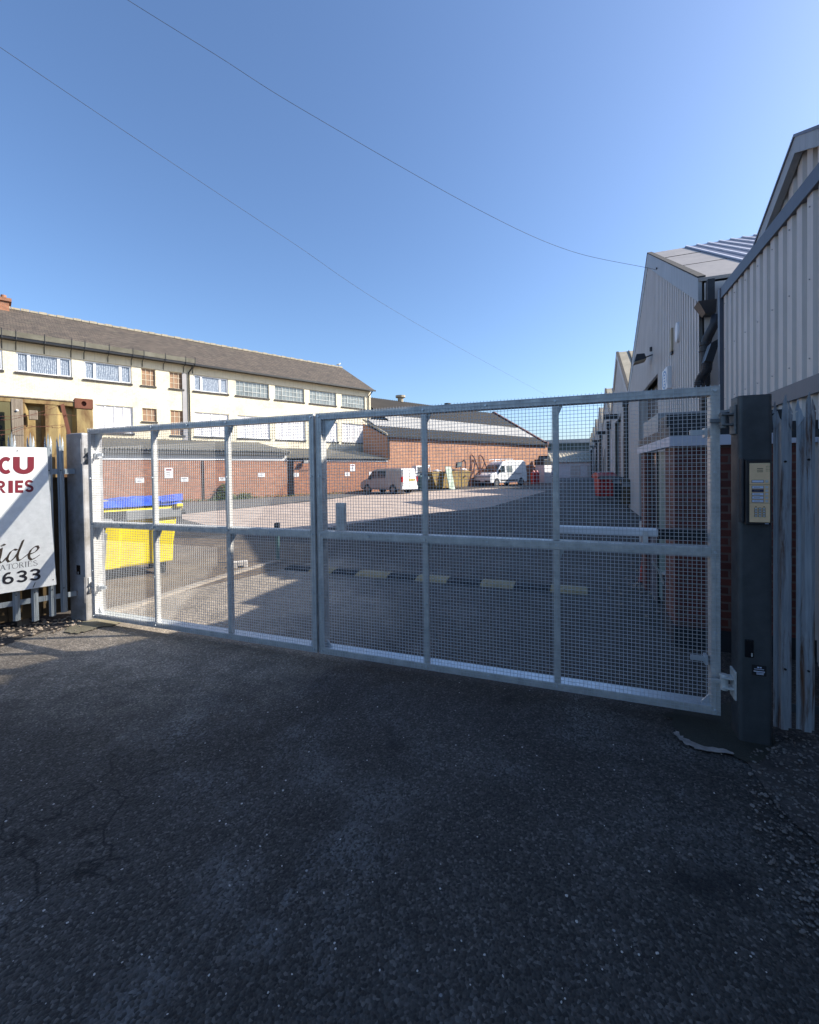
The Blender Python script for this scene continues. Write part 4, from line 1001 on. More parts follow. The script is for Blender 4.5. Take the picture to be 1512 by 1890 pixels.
# roof
m = MB(); e0 = -.42; ez = GZ+.05
m.quad((A0, e0, ez), (AE+.15, e0, ez), (AE+.15, RK, RZ), (A0, RK, RZ)); m.quad((A0, RK, RZ), (AE+.15, RK, RZ), (AE+.15, 9.8, ez), (A0, 9.8, ez))
m.quad((AE+.15, e0, ez), (AE+.15, e0, ez-.10), (AE+.15, RK, RZ-.12), (AE+.15, RK, RZ)); m.quad((A0, e0, ez-.06), (AE+.15, e0, ez-.06), (AE+.15, RK, RZ-.10), (A0, RK, RZ-.10))
m.build('roof', 'roof_tile', hs)
m = MB(); x = A0; i = 0
while x < AE+.1:
    m.box(x, x+.42, RK-.11, RK+.11, RZ-.03, RZ+.085+(.035 if i % 2 else 0)); x += .45; i += 1
m.build('ridge_tiles', 'asbestos', hs)
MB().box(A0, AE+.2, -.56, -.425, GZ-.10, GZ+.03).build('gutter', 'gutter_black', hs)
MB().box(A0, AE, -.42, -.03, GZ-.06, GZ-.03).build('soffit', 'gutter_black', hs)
g0 = hx(356, 660)
MB().box(A0, g0, -.60, -.585, GZ+.04, GZ+.32).build('eaves_guard', 'guard_net', hs)
for px in (4, 30, 82, 131, 155, 199, 242, 262, 301, 338, 355):
    x = hx(px, 670); MB().tube([(x, -.60, GZ+.42), (x, -.60, GZ-.10), (x, -.10, GZ-.20), (x, -.03, GZ-.58)], .022, 5).build('guard_bracket', 'gutter_black', hs)
for px in (348, 679):
    x = hx(px, 700); MB().tube([(x+.15, -.48, GZ-.1), (x+.12, -.3, GZ-.3), (x, -.09, GZ-.55), (x, -.09, 3.4)], .05, 8).build('downpipe', 'gutter_black', hs)
x = hx(341.5, 740); MB().box(x-.16, x+.14, -.035, -.001, 3.5, 8.62).build('pier', 'render_grey', hs)
c0 = hx(0, 560, 37.7); c1 = hx(21, 572, 37.7); cz1 = hz(10, 552, 37.7)
ch = MB().box(c1-1.5, c1-.12, 4.1, 5.3, RZ-.5, cz1-.30).box(c1-1.6, c1, 4.0, 5.4, cz1-.299, cz1-.10).build('chimney', 'brick_red', hs)
for q in (.35, 1.0): MB().cyl((c1-q, 4.7, cz1), 'z', .14, -.099, .22, 12).build('chimney_pot', 'brick_red', ch)
# gull on the ridge
gp_ = plane(625, 675, AH, H0+RK); gu = thing('gull', 'small pale gull perched on the end of the tiled ridge', 'bird', wH(gp_.x, H0+RK, RZ+.085), AH)
m = MB(); m.tube([(-.26, 0, .10), (-.14, 0, .15), (0, 0, .20), (.12, 0, .24), (.17, 0, .30), (.20, 0, .36), (.25, 0, .37), (.30, 0, .36)], [.012, .05, .08, .07, .045, .045, .035, .006], 8); m.build('body', 'gull', gu, smooth=True)
m = MB(); m.tube([(-.34, .04, .10), (-.1, .06, .19), (.08, .06, .24)], [.01, .05, .03], 6); m.tube([(-.34, -.04, .10), (-.1, -.06, .19), (.08, -.06, .24)], [.01, .05, .03], 6); m.build('wing', 'lead_grey', gu)
MB().tube([(0, .02, .14), (0, .02, 0)], .008, 5).build('leg', 'rust_red', gu); MB().tube([(0, -.02, .14), (0, -.02, 0)], .008, 5).build('leg', 'rust_red', gu)
# ================================================================ GARAGES AND BARN
K0 = 28.2
def corr(m, a0, a1, y0, z0, y1, z1, pitch=.21, amp=.042):
    n = int((a1-a0)/pitch); p = (a1-a0)/n; prev = None
    for i in range(n*4+1):
        x = a0+i*p/4; d = amp*math.sin(i*math.pi/2)
        cur = ((x, y0, z0+d), (x, y1, z1+d))
        if prev: m.quad(prev[0], cur[0], cur[1], prev[1])
        prev = cur
    return m
ga = thing('garage_block', 'red brick garage block with taller corrugated roof, behind the yellow bin', 'garages', wH(0, K0), AH, 'garage blocks')
A1 = 15.0
m = MB(); m.box(-16, A1, 0, .22, 0, 2.50); m.box(A1-.22, A1, .221, 4.6, 0, 2.50); m.build('wall', 'brick_red', ga)
MB().box(-16, A1+.05, -.05, 0, 2.501, 2.56).build('trim_strip', 'upvc', ga); MB().box(-16, A1+.04, -.03, .3, 2.561, 2.80).build('fascia', 'clad_far', ga)
MB().box(-16, A1, .301, 4.6, 2.561, 2.78).build('ceiling_void', 'dark_open', ga)
MB().box(-16, A1+.02, -.32, -.28, 2.84, 3.00).build('eaves_filler', 'sill_grey', ga)
m = corr(MB(), -16, A1+.15, -.42, 3.08, 4.78, 4.0); m.build('roof', 'asbestos', ga)
m = MB(); m.hexa([(A1+.10,-.42,2.98),(A1+.17,-.42,2.98),(A1+.17,4.78,3.9),(A1+.10,4.78,3.9),(A1+.10,-.42,3.11),(A1+.17,-.42,3.11),(A1+.17,4.78,4.03),(A1+.10,4.78,4.03)]); m.build('verge', 'asbestos', ga)
MB().prism([(0, 2.50), (4.6, 2.50), (4.6, 3.85), (0, 3.0)], A1-.12, A1-.02, 'x').build('gable_infill', 'clad_far', ga)
x = plane(375, 880, AH, K0).x; MB().tube([(x, -.05, 2.5), (x, -.05, .05)], .04, 6).build('downpipe', 'gutter_black', ga)
gb = thing('garage_block', 'lower red brick garage block between the double downpipe and the barn', 'garages', wH(A1, K0), AH, 'garage blocks')
B1 = 24.24-A1
m = MB(); m.box(.001, B1, 0, .22, 0, 2.46); m.build('wall', 'brick_red', gb)
MB().box(.05, B1, -.06, .0, 2.461, 2.52).build('trim_strip', 'upvc', gb); MB().box(.05, B1, -.02, 4.6, 2.53, 2.60).build('roof_void', 'dark_open', gb)
corr(MB(), .02, B1, -.25, 2.66, 4.78, 3.62).build('roof', 'asbestos', gb)
for q in (.22, .46): MB().tube([(q, -.08, 2.5), (q, -.08, .05)], .055, 6).build('downpipe', 'gutter_black', gb)
m = MB()
for q in ((1.7, 2.3), (1.7, 2.3)): pass
fa_ = [plane(x, y, AH, K0-.3) for x, y in ((545, 868), (556, 860), (564, 852))]
wl = thing('wall_light', 'small dark floodlight under the eaves by the double downpipe', 'light', wH(fa_[2].x, K0-.3, fa_[2].z), AH)
MB().hexa([(-.2,-.15,-.12),(.2,-.15,-.12),(.2,.1,-.12),(-.2,.1,-.12),(-.15,-.05,.12),(.15,-.05,.12),(.15,.1,.12),(-.15,.1,.12)]).build('lamp_body', 'bin_dark', wl)
MB().tube([(0, .1, 0), (0, .3, .05)], .03, 5).build('arm', 'bin_dark', wl)
MB().tube([(.05, .25, .0), (-.35, .28, -.35), (-.75, .28, -.62)], .02, 5).build('cable', 'cable', wl)
MB().tube([(1.15, .28, -.25), (.8, .28, -.35), (.35, .28, -.62), (-.35, .28, -.64)], .02, 5).build('cable', 'cable', wl)
# little white plates on the wall
plates = [((304, 319, 863.5, 882), 'tall white notice with red heading on the garage wall', 1), ((250, 266, 882, 890.6), 'leftmost small white plate on the garage wall, above the yellow bin', 0),
 ((333.6, 347.5, 881, 889), 'small white plate just right of the tall notice', 0), ((404, 418, 881, 887), 'small white plate above the green weeds', 0),
 ((477, 489, 873, 880), 'small white plate midway between weeds and double downpipe', 0), ((541, 551.5, 873, 879.5), 'small white plate just right of the double downpipe', 0),
 ((646.8, 655.2, 857, 870), 'upright white notice on the garage wall left of the grey van', 1), ((636.7, 645.5, 872, 878.5), 'small white plate below the upright notice', 0), ((681, 690, 871, 877), 'small white plate beside the grey van windscreen', 0)]
for (x0, x1, y0, y1), lab, big in plates:
    a = plane(x0, y0, AH, K0-.02); b_ = plane(x1, y1, AH, K0-.02)
    t = thing('wall_plate', lab, 'sign', wH(a.x, K0-.001, b_.z), AH, 'white plates on the garage wall')
    W, Hh = b_.x-a.x, a.z-b_.z
    MB().box(0, W, -.02, 0, 0, Hh).build('plate', 'upvc', t)
    m = MB(); m.box(W*.15, W*.85, -.022, -.020, Hh*.72, Hh*.88)
    m.build('heading', 'ink_red' if big else 'ink_grey', t)
    m = MB()
    for q in range(3): m.box(W*.2, W*(.8-.1*q), -.022, -.020, Hh*(.15+.18*q), Hh*(.24+.18*q))
    m.build('print', 'ink_grey', t)
bn = thing('brick_barn', 'tall orange brick building with patched corrugated roof at the back of the yard', 'building', wH(24.24, K0), AH)
BE = 50.5-24.24; N = 2.70
m = MB(); m.box(0, BE, 0, .25, 0, 4.62)
m.prism([(.251, 0), (N+.6, 0), (N+.6, 5.9), (.251, 4.62)], 0, .22, 'x')
m.prism([(0, 4.621), (15.8, 4.621), (7.9, 9.25)], BE-.3, BE-.001, 'x')
m.box(BE-.3, BE-.001, .251, 15.8, 0, 4.62)
m.box(N, BE-.31, 15.5, 15.8, 0, 4.6)
m.build('wall', 'brick_orange', bn)
def rz(y): return 4.70+(9.30-4.70)*y/7.9
for (ya, yb, mt, nm, a0) in ((-.28, 1.55, 'asbestos_dark', 'roof', 0.05), (1.55, N, 'translucent_sheet', 'rooflight', .05), (N, 3.95, 'translucent_sheet', 'rooflight', N), (3.95, 7.9, 'asbestos_dark', 'roof', N)):
    rf = corr(MB(), a0, BE-.32, ya, rz(ya), yb, rz(yb), .3, .04).build(nm, mt, bn)
corr(MB(), N, BE-.32, 7.9, rz(7.9), 15.8, rz(0), .3, .04).build('roof', 'asbestos_dark', bn)
MB().box(0.02, BE-.3, -.32, -.22, 4.48, 4.62).build('gutter', 'gutter_black', bn)
for (ya, yb, za, zb_) in ((-.1, 7.9, 4.72, 9.45), (7.9, 15.9, 9.45, 4.72)):
    MB().hexa([(BE-.34,ya,za-.3),(BE+.05,ya,za-.3),(BE+.05,yb,zb_-.3),(BE-.34,yb,zb_-.3),(BE-.34,ya,za+.12),(BE+.05,ya,za+.12),(BE+.05,yb,zb_+.12),(BE-.34,yb,zb_+.12)]).build('parapet', 'brick_dark', bn)
MB().box(BE-.34, BE+.08, -.12, .3, 4.63, 5.0).build('parapet_end', 'brick_dark', bn)
MB().tube([(.12, -.1, 4.5), (.12, -.1, 2.6)], .06, 6).build('downpipe', 'gutter_black', bn)
MB().hexa([(-.03,-.02,4.63),(.10,-.02,4.63),(.10,N+.5,6.15),(-.03,N+.5,6.15),(-.03,-.02,4.80),(.10,-.02,4.80),(.10,N+.5,6.32),(-.03,N+.5,6.32)]).build('verge', 'asbestos', bn)
vp = plane(739.5, 742, AH, K0+7.9)
m = MB(); m.cyl((vp.x-24.24, 7.9, 9.2), 'z', .32, 0, .5, 12); m.cyl((vp.x-24.24, 7.9, 9.7), 'z', .55, 0, .22, 12); m.build('roof_cowl', 'asbestos', bn)
vp = plane(826, 748, AH, K0+7.9); m = MB(); m.cyl((vp.x-24.24, 7.9, 9.2), 'z', .25, 0, .45, 10); m.cyl((vp.x-24.24, 7.9, 9.65), 'z', .4, 0, .15, 10); m.build('roof_cowl', 'asbestos_dark', bn)
# weeds along the foot of the wall
m = MB(); rd = random.Random(5)
def leafq(m, p, s):
    a = rd.uniform(0, 6.28); u = Vector((math.cos(a), math.sin(a), rd.uniform(-.3, .5))).normalized()*s; v = Vector((-math.sin(a), math.cos(a), rd.uniform(.3, 1.2))).normalized()*s*.6
    p = Vector(p); m.quad(p-u, p+v, p+u, p-v)
for i in range(2600):
    r_ = rd.random()
    if r_ < .45: px = rd.gauss(416, 12); hgt = .9*math.exp(-((px-414)/14)**2)+.15
    elif r_ < .6: px = rd.gauss(452, 8); hgt = .4
    else: px = rd.uniform(325, 680); hgt = .16
    q = plane(px, 915, AH, K0-.06-abs(rd.gauss(0, .15))); w_ = wH(q.x, q.y); leafq(m, (w_.x, w_.y, rd.random()*hgt), .05)
struct(m.build('weeds', 'leaf'), 'stuff')
# ================================================================ YARD OBJECTS
# kerb edging
m = MB(); pk = [gnd(x, y) for x, y in ((186, 1138), (255, 1118), (330, 1092), (430, 1060), (516, 1036))]
for a, b_ in zip(pk, pk[1:]):
    d = (b_-a).normalized(); n_ = Vector((-d.y, d.x, 0))*.055; up = Vector((0, 0, .035))
    m.hexa([a-n_, b_-n_, b_+n_, a+n_, a-n_+up, b_-n_+up, b_+n_+up, a+n_+up])
tag(m.build('kerb_edging', 'kerb'), 'low pale concrete edging running from the gate to the thin bollard', 'kerb')
# bollard
g = gnd(513, 1036); bo = thing('bollard', 'thin dark steel bollard with black cap at the end of the edging', 'bollard', (g.x, g.y, 0))
bt = CH - (965-plane(513, 965, 0, g.y).z*0)*0
bt = plane(513, 965, 0, g.y).z
MB().box(-.03, .03, -.03, .03, 0, bt-.10).build('post_shaft', 'bin_teal', bo, bevel=.004)
MB().box(-.045, .045, -.045, .045, bt-.099, bt).build('cap', 'black', bo, bevel=.01)
# concrete block on the ground
g = gnd(444, 1047); cb = thing('concrete_block', 'pale concrete block lying on the yard left of the thin bollard', 'block', (g.x, g.y, 0), .35)
m = MB(); m.box(-.12, -.045, -.07, .07, 0, .11).box(.045, .12, -.07, .07, 0, .11).box(-.0449, .0449, -.07, .07, .035, .11); m.build('block_body', 'block_white', cb, bevel=.008)
# speed bump
sa, sb = gnd(560, 1050), gnd(1085, 1092); dv = (sb-sa); rzs = math.atan2(dv.y, dv.x)
bp = thing('speed_bump', 'black and yellow rubber speed bump across the shaded road', 'speed bump', (sa.x, sa.y, 0), rzs)
def bx_(px, py): q = tol(gnd(px, py)-Vector((sa.x, sa.y, 0)), rzs); return q.x
ys_ = [(590, 628), (672, 726), (778, 832), (893, 952), (1018, 1085)]
yy = [(bx_(a, 1048+(a-590)*.085), bx_(b_, 1049+(b_-590)*.085)) for a, b_ in ys_]
def hump(x0, x1, mat, nm):
    m = MB(); c = .06
    prof = [(-.20, 0), (-.17, .022), (-.10, .043), (0, .052), (.10, .043), (.17, .022), (.20, 0)]
    m.prism([(q, z) for q, z in prof], x0, x1, 'x'); o = m.build(nm, mat, bp, bevel=.004)
    mm = MB()
    for q in (.18, .38, .62, .82): mm.cyl((x0+(x1-x0)*q, -.12, .0), 'z', .013, .036, .041, 8)
    mm.build('fixing_hole', 'black', o); return o
for a, b_ in yy: hump(a, b_, 'bump_yellow', 'yellow_segment')
hump(yy[0][0]-.5, yy[0][0]-.004, 'rubber', 'black_segment')
for (a, b_), (c_, d_) in zip(yy, yy[1:]): hump(b_+.004, c_-.004, 'rubber', 'black_segment')
# generic four-wheel bin
def bin4(label, loc, rz, W, Dp, Hh, body, lid, lidmat, name='wheeled_bin', group=None, trim=True):
    t = thing(name, label, 'wheelie bin', loc, rz, group)
    zb_ = .20; b = .10
    m = MB()   # tapered tub: wider at the top
    m.hexa([(-W/2+b, -Dp/2+b, zb_), (W/2-b, -Dp/2+b, zb_), (W/2-b, Dp/2-b, zb_), (-W/2+b, Dp/2-b, zb_), (-W/2+.02, -Dp/2+.02, Hh*.80), (W/2-.02, -Dp/2+.02, Hh*.80), (W/2-.02, Dp/2-.02, Hh*.80), (-W/2+.02, Dp/2-.02, Hh*.80)])
    m.build('tub', body, t, bevel=.04)
    m = MB()
    for x in (-W*.30, W*.30):
        m.hexa([(x-.16, -Dp/2+b-.035, zb_+.01), (x+.16, -Dp/2+b-.035, zb_+.01), (x+.16, -Dp/2+b+.02, zb_+.01), (x-.16, -Dp/2+b+.02, zb_+.01), (x-.17, -Dp/2-.012, Hh*.72), (x+.17, -Dp/2-.012, Hh*.72), (x+.17, -Dp/2+.05, Hh*.72), (x-.17, -Dp/2+.05, Hh*.72)])
    m.build('tub_panel', body, t, bevel=.015)
    MB().box(-W/2-.03, W/2+.03, -Dp/2-.03, Dp/2+.03, Hh*.80, Hh*.86).build('rim_frame', body, t, bevel=.02)
    if trim:
        MB().box(-W/2-.01, W/2+.01, -Dp/2-.062, -Dp/2-.031, Hh*.755, Hh*.875).build('lift_rail', 'bin_grey', t, bevel=.01)
        for x in (-1, 1): MB().cyl((x*(W/2+.03), -Dp/2-.02, Hh*.81), 'x', .04, -.05, .05, 12).build('lift_pin', 'black', t)
    m = MB(); n = 12; h2 = Hh-Hh*.861   # curved lid
    prof = [(-Dp/2-.05, Hh*.861)]+[(-Dp/2-.05+(Dp+.10)*i/n, Hh*.861+.015+(h2-.015)*math.sin(math.pi*(i+.4)/(n+.8))) for i in range(n+1)]+[(Dp/2+.05, Hh*.861)]
    m.prism(prof, -W/2-.04, W/2+.04, 'x'); m.build('lid', lid, t, bevel=.015)
    for x in (-1, 1):
        for y in (-1, 1):
            c_ = (x*(W/2-.22), y*(Dp/2-.20))
            wh = MB().cyl((c_[0], c_[1], .085), 'x', .085, -.025, .025, 14).build('wheel', 'tyre', t)
            MB().box(c_[0]-.035, c_[0]+.035, c_[1]-.05, c_[1]+.05, .10, zb_+.03).build('wheel_fork', 'bin_dark', t)
    return t
ga_, gb_ = gnd(214, 1076), gnd(322, 1058); dd = (gb_-ga_); rzb = math.atan2(dd.y, dd.x)
mid = (ga_+gb_)/2; nrm = Vector((-math.sin(rzb), math.cos(rzb), 0))
cy = mid+nrm*.36
yb_ = bin4('yellow four wheeled bin under a blue cover behind the left gate leaf', (cy.x-.18, cy.y, 0), rzb, 1.30, 1.0, 1.28, 'bin_yellow', 'bin_yellow', None)
MB().box(-.66, -.16, -.575, -.5625, 1.28*.755-.004, 1.28*.875+.004).build('lift_rail_cover', 'bin_dark', yb_)
for x in (-1, 1): MB().prism([(-.45, 1.06), (-.62, 1.14), (-.62, 1.20), (-.45, 1.16)], x*.62-.05, x*.62+.05, 'x').build('lid_handle', 'bin_yellow', yb_, bevel=.01)
bs = thing('blue_cover', 'crumpled bright blue sheet lying over the top of the yellow bin', 'sheet', (cy.x-.18, cy.y, 1.235), rzb)
m = MB(); rd = random.Random(11); nx, ny = 26, 14; P = {}
for i in range(nx+1):
    for j in range(ny+1):
        u, v = i/nx, j/ny; x = -.70+1.42*u; y = -.56+1.1*v
        hgt = .03+.022*math.sin(u*5.2-1.3)+.035*u+.008*math.sin(u*31+v*9)+.007*math.sin(v*24+u*7)
        e = min(1, min(u, 1-u)*9, min(v, 1-v)*7); P[i, j] = (x+rd.uniform(-.008, .008), y, -.05+(hgt+.05)*e+rd.uniform(-.004, .004))
for i in range(nx):
    for j in range(ny): m.quad(P[i, j], P[i+1, j], P[i+1, j+1], P[i, j+1])
m.build('cover_sheet', 'bin_blue', bs, smooth=True)
m = MB()
for q in range(5): m.tube([(.35, -.575+.004*q, .00+.022*q), (.55, -.58, .012+.024*q), (.70, -.50, .015+.024*q)], .012, 6)
m.build('folded_edge', 'bin_blue', bs)
# grey galvanised bin half hidden at its left
g = gnd(196, 1095); gbn = bin4('grey metal bin half hidden by the left gate stile', (g.x-.85, g.y+.25, 0), rzb+.2, 1.0, .8, 1.12, 'bin_grey', 'bin_grey', None, trim=False)
# red bin by the warehouses, dark bins beside it
def at_px(x, y): g = gnd(x, y); return (g.x, g.y, 0)
def wdt(px0, px1, y): return (gnd(px1, y)-gnd(px0, y)).length
rl = gnd(1100, 924); rr = gnd(1135, 924)
bin4('bright red four wheeled bin by the shaded warehouse wall', ((rl.x+rr.x)/2+.2, rl.y+.5, 0), AD+.35, .86, .85, 1.45, 'bin_red', 'bin_red', None, group='bins by the warehouses')
g = gnd(1148, 930); bin4('black four wheeled bin just right of the red bin', (g.x+.25, g.y+.5, 0), AD, .78, .8, 1.25, 'bin_dark', 'bin_dark', None, group='bins by the warehouses')
g = gnd(1166, 940); bin4('dark brown bin between the black bin and the lean-to', (g.x+.15, g.y+.4, 0), AD, .66, .7, 1.2, 'bin_brown', 'bin_brown', None, group='bins by the warehouses')
# short grey post and traffic cone base near the lean-to
g = gnd(1232, 1147); z = plane(1232, 1057, 0, g.y).z
sp = thing('service_post', 'short grey post by the corner of the brick lean-to', 'bollard', (g.x, g.y, 0)); MB().cyl((0, 0, 0), 'z', .045, 0, z-.02, 12).build('post_shaft', 'dark_galv', sp); MB().cyl((0, 0, z-.02), 'z', .05, 0, .02, 12).build('cap', 'galv', sp)
MB().tube([(-.03, 0, .40), (-.09, -.01, .55), (-.17, -.02, .66)], .012, 6).build('bent_strap', 'galv', sp)
g = gnd(1187, 1076); cn = thing('traffic_cone', 'faded red traffic cone on the ground by the lean-to', 'cone', (g.x, g.y, 0))
MB().tube([(0, 0, .03), (0, 0, .22)], [.10, .065], 16).tube([(0, 0, .33), (0, 0, .46)], [.045, .022], 16).build('cone_body', 'cone_red', cn); MB().tube([(0, 0, .22), (0, 0, .33)], [.066, .046], 16).build('cone_band', 'bin_red', cn)
MB().box(-.15, .15, -.15, .15, 0, .03).build('cone_base', 'rubber', cn); cn.scale = (.62, .62, .75)
rd = random.Random(9)
m = MB()
for i in range(70):
    x, y = rd.gauss(1185, 26), rd.gauss(1088, 20); g = gnd(x, y); m.rock((g.x, g.y, .012), rd.uniform(.008, .03), i)
struct(m.build('debris', 'stone_warm'), 'stuff')
# pale vertical pipe near the lean-to far corner
g = gnd(1185, 1000); pp = thing('white_pipe', 'short pale upright pipe stub beside the lean-to end', 'pipe', (g.x, g.y, 0)); zt = plane(1185, 962, 0, g.y).z
MB().cyl((0, 0, 0), 'z', .05, 0, zt, 10).build('pipe', 'galv_new', pp)
# ================================================================ VEHICLES
def van(label, loc, rz, L, W, prof, waist, tum, body, wheels, wr, panes, name='parked_van', group='vans parked in the yard'):
    """x forward, z up; prof: side outline; panes: (kind, polygon (x,z)) on both sides"""
    t = thing(name, label, 'van', loc, rz, group)
    top = max(z for x, z in prof)
    hw = lambda z: W/2-(0 if z < waist else tum*(z-waist)/(top-waist))
    m = MB(); n = len(prof)
    for s_ in (-1, 1):
        for x, z in prof: m.v.append((x, s_*hw(z), z))
    m.f.append(tuple(range(n))); m.f.append(tuple(range(2*n-1, n-1, -1)))
    for k in range(n): k2 = (k+1) % n; m.f.append((k, n+k, n+k2, k2))
    bd = m.build('body', body, t, bevel=.05)
    for kind, mt, poly, th in panes:
        if kind in ('side', 'left', 'right'):
            for s_ in {'side': (-1, 1), 'left': (1,), 'right': (-1,)}[kind]:
                m = MB(); A_ = [(x, s_*(hw(z)+th), z) for x, z in poly]; B_ = [(x, s_*(hw(z)-.02), z) for x, z in poly]; k = len(poly)
                m.v += A_+B_; m.f.append(tuple(range(k))); m.f += [(i, k+i, k+(i+1) % k, (i+1) % k) for i in range(k)]
                m.build('side_window' if 'glass' in mt else 'side_trim', mt, t)
        elif kind == 'cross':    # panel across the width on the nose or tail: two (x, z) points
            (xa, za), (xb, zb__) = poly[:2]; f0 = poly[2] if len(poly) > 2 else .9; nx_, nz_ = -(zb__-za), (xb-xa); l_ = math.hypot(nx_, nz_) or 1; nx_, nz_ = nx_/l_*th, nz_/l_*th
            m = MB(); m.quad((xa+nx_, -hw(za)*f0, za+nz_), (xb+nx_, -hw(zb__)*f0, zb__+nz_), (xb+nx_, hw(zb__)*f0, zb__+nz_), (xa+nx_, hw(za)*f0, za+nz_))
            m.build('windscreen' if 'glass' in mt else 'panel', mt, t)
    for x in wheels:
        for s_ in (-1, 1):
            wh = MB().cyl((x, s_*(W/2-.11), wr), 'y', wr, -.11, .125, 20).build('wheel', 'tyre', t)
            MB().cyl((x, s_*(W/2-.11), wr), 'y', wr*.62, s_*.126-.004, s_*.126+.004, 16).build('rim', 'rim', wh)
            MB().cyl((x, s_*(W/2-.02), wr+.02), 'y', wr*1.18, -.005, .026, 20).build('wheel_arch', 'black', t) if s_ > 0 else MB().cyl((x, s_*(W/2-.02), wr+.02), 'y', wr*1.18, -.026, .005, 20).build('wheel_arch', 'black', t)
    return t
# grey van, tail towards the camera
wr = .33
prof = [(2.42, .35), (2.45, .62), (2.40, .86), (1.95, 1.06), (1.55, 1.18), (.98, 1.80), (.65, 1.90), (-.5, 1.95), (-2.25, 1.93), (-2.36, 1.75), (-2.42, 1.10), (-2.45, .50), (-2.40, .32)]
q1 = plane(727.5, 905, AH, K0-4.1); q1 = wH(q1.x, q1.y); rzv = AH+math.pi/2+.10
fw_ = Vector((math.cos(rzv), math.sin(rzv), 0)); lf = Vector((-math.sin(rzv), math.cos(rzv), 0))
c_ = q1+fw_*1.45*.88-lf*.80*.92    # rear-left wheel stands at q1
v1 = van('grey panel van parked nose to the brick wall, sunlit tail towards the yard', (c_.x, c_.y, 0), rzv, 4.9, 1.90, prof, 1.05, .14, 'van_grey', (-1.45, 1.55), .33,
 [('side', 'glass_dark', [(1.45, 1.20), (1.0, 1.72), (.55, 1.74), (.55, 1.18)], .006), ('side', 'glass_dark', [(.45, 1.20), (.45, 1.74), (-.55, 1.76), (-.55, 1.22)], .006),
  ('side', 'black', [(2.2, .40), (-2.2, .38), (-2.2, .30), (2.2, .32)], .01), ('cross', 'glass_dark', [(1.50, 1.24), (1.02, 1.76), .85], .012)])
for s_ in (-1, 1):
    MB().box(-2.47, -2.36, s_*.93-.09 if s_ > 0 else -.93-.03, s_*.93+.03 if s_ > 0 else -.93+.09, .92, 1.32).build('tail_light', 'tail_red', v1)
MB().box(-2.50, -2.475, -.55, .12, .98, 1.12).build('number_plate', 'number_plate', v1)
MB().box(-2.50, -2.30, -.93, .93, .34, .60).build('rear_bumper', 'van_white', v1, bevel=.03)
MB().hexa([(-2.50,-.82,.60),(-2.40,-.82,.60),(-2.40,.82,.60),(-2.50,.82,.60),(-2.40,-.72,1.86),(-2.30,-.72,1.86),(-2.30,.72,1.86),(-2.40,.72,1.86)]).build('rear_doors', 'van_white', v1, bevel=.02)
MB().hexa([(-2.512,-.010,.62),(-2.50,-.010,.62),(-2.50,.010,.62),(-2.512,.010,.62),(-2.412,-.010,1.84),(-2.40,-.010,1.84),(-2.40,.010,1.84),(-2.412,.010,1.84)]).build('door_gap', 'black', v1)
for s_ in (-1, 1): MB().box(1.15, 1.30, s_*1.0-.08, s_*1.0+.08, 1.10, 1.36).build('mirror', 'black', v1, bevel=.02)
v1.scale = (.88, .92, .96)
# white high roof van
prof = [(2.75, .35), (2.80, .75), (2.72, 1.10), (2.45, 1.25), (1.75, 1.42), (1.10, 2.12), (.80, 2.38), (.30, 2.52), (-2.5, 2.55), (-2.72, 2.40), (-2.80, 1.2), (-2.80, .45), (-2.75, .35)]
q1 = plane(915, 893, AH, K0-2.3); q1 = wH(q1.x, q1.y); dr = Vector((.80, .60, 0)); rzv = math.atan2(-dr.y, -dr.x)
fw_ = Vector((math.cos(rzv), math.sin(rzv), 0)); lf = Vector((-math.sin(rzv), math.cos(rzv), 0))
c_ = q1-fw_*1.85-lf*.87
v2 = van('white high roof van with roof rack parked by the barn', (c_.x, c_.y, 0), rzv, 5.6, 2.05, prof, 1.3, .16, 'van_white', (-1.85, 1.85), .36,
 [('side', 'glass_dark', [(1.62, 1.42), (1.08, 2.02), (.62, 2.04), (.62, 1.40)], .006), ('side', 'glass_grey', [(.30, 1.42), (.30, 2.0), (-.55, 2.0), (-.55, 1.42)], .006),
  ('side', 'black', [(1.3, .62), (-1.3, .62), (-1.3, .50), (1.3, .50)], .012), ('side', 'black', [(.45, 1.22), (-1.9, 1.22), (-1.9, 1.19), (.45, 1.19)], .008),
  ('cross', 'glass_dark', [(1.80, 1.46), (1.14, 2.16), .88], .012), ('cross', 'black', [(2.82, .42), (2.79, .98), .96], .03)])
for s_ in (-1, 1):
    MB().box(1.38, 1.55, s_*1.10-.09, s_*1.10+.09, 1.34, 1.66).build('mirror', 'black', v2, bevel=.02)
    MB().hexa([(2.48,s_*.78-.14,.98),(2.82,s_*.78-.14,.98),(2.82,s_*.78+.14,.98),(2.48,s_*.78+.14,.98),(2.40,s_*.80-.13,1.27),(2.60,s_*.80-.13,1.22),(2.60,s_*.80+.13,1.22),(2.40,s_*.80+.13,1.27)]).build('headlight', 'lamp_clear', v2)
m = MB()
for s_ in (-.75, .75): m.box(-.9, 1.0, s_-.03, s_+.03, 2.66, 2.72)
for x in (-.8, .1, .95): m.box(x-.025, x+.025, -.80, .80, 2.721, 2.76); m.box(x-.025, x+.025, -.76, -.70, 2.50, 2.66); m.box(x-.025, x+.025, .70, .76, 2.50, 2.66)
m.build('roof_rack', 'upvc', v2)
MB().box(2.80, 2.84, -.26, .26, .50, .62).build('number_plate', 'white_plastic', v2)
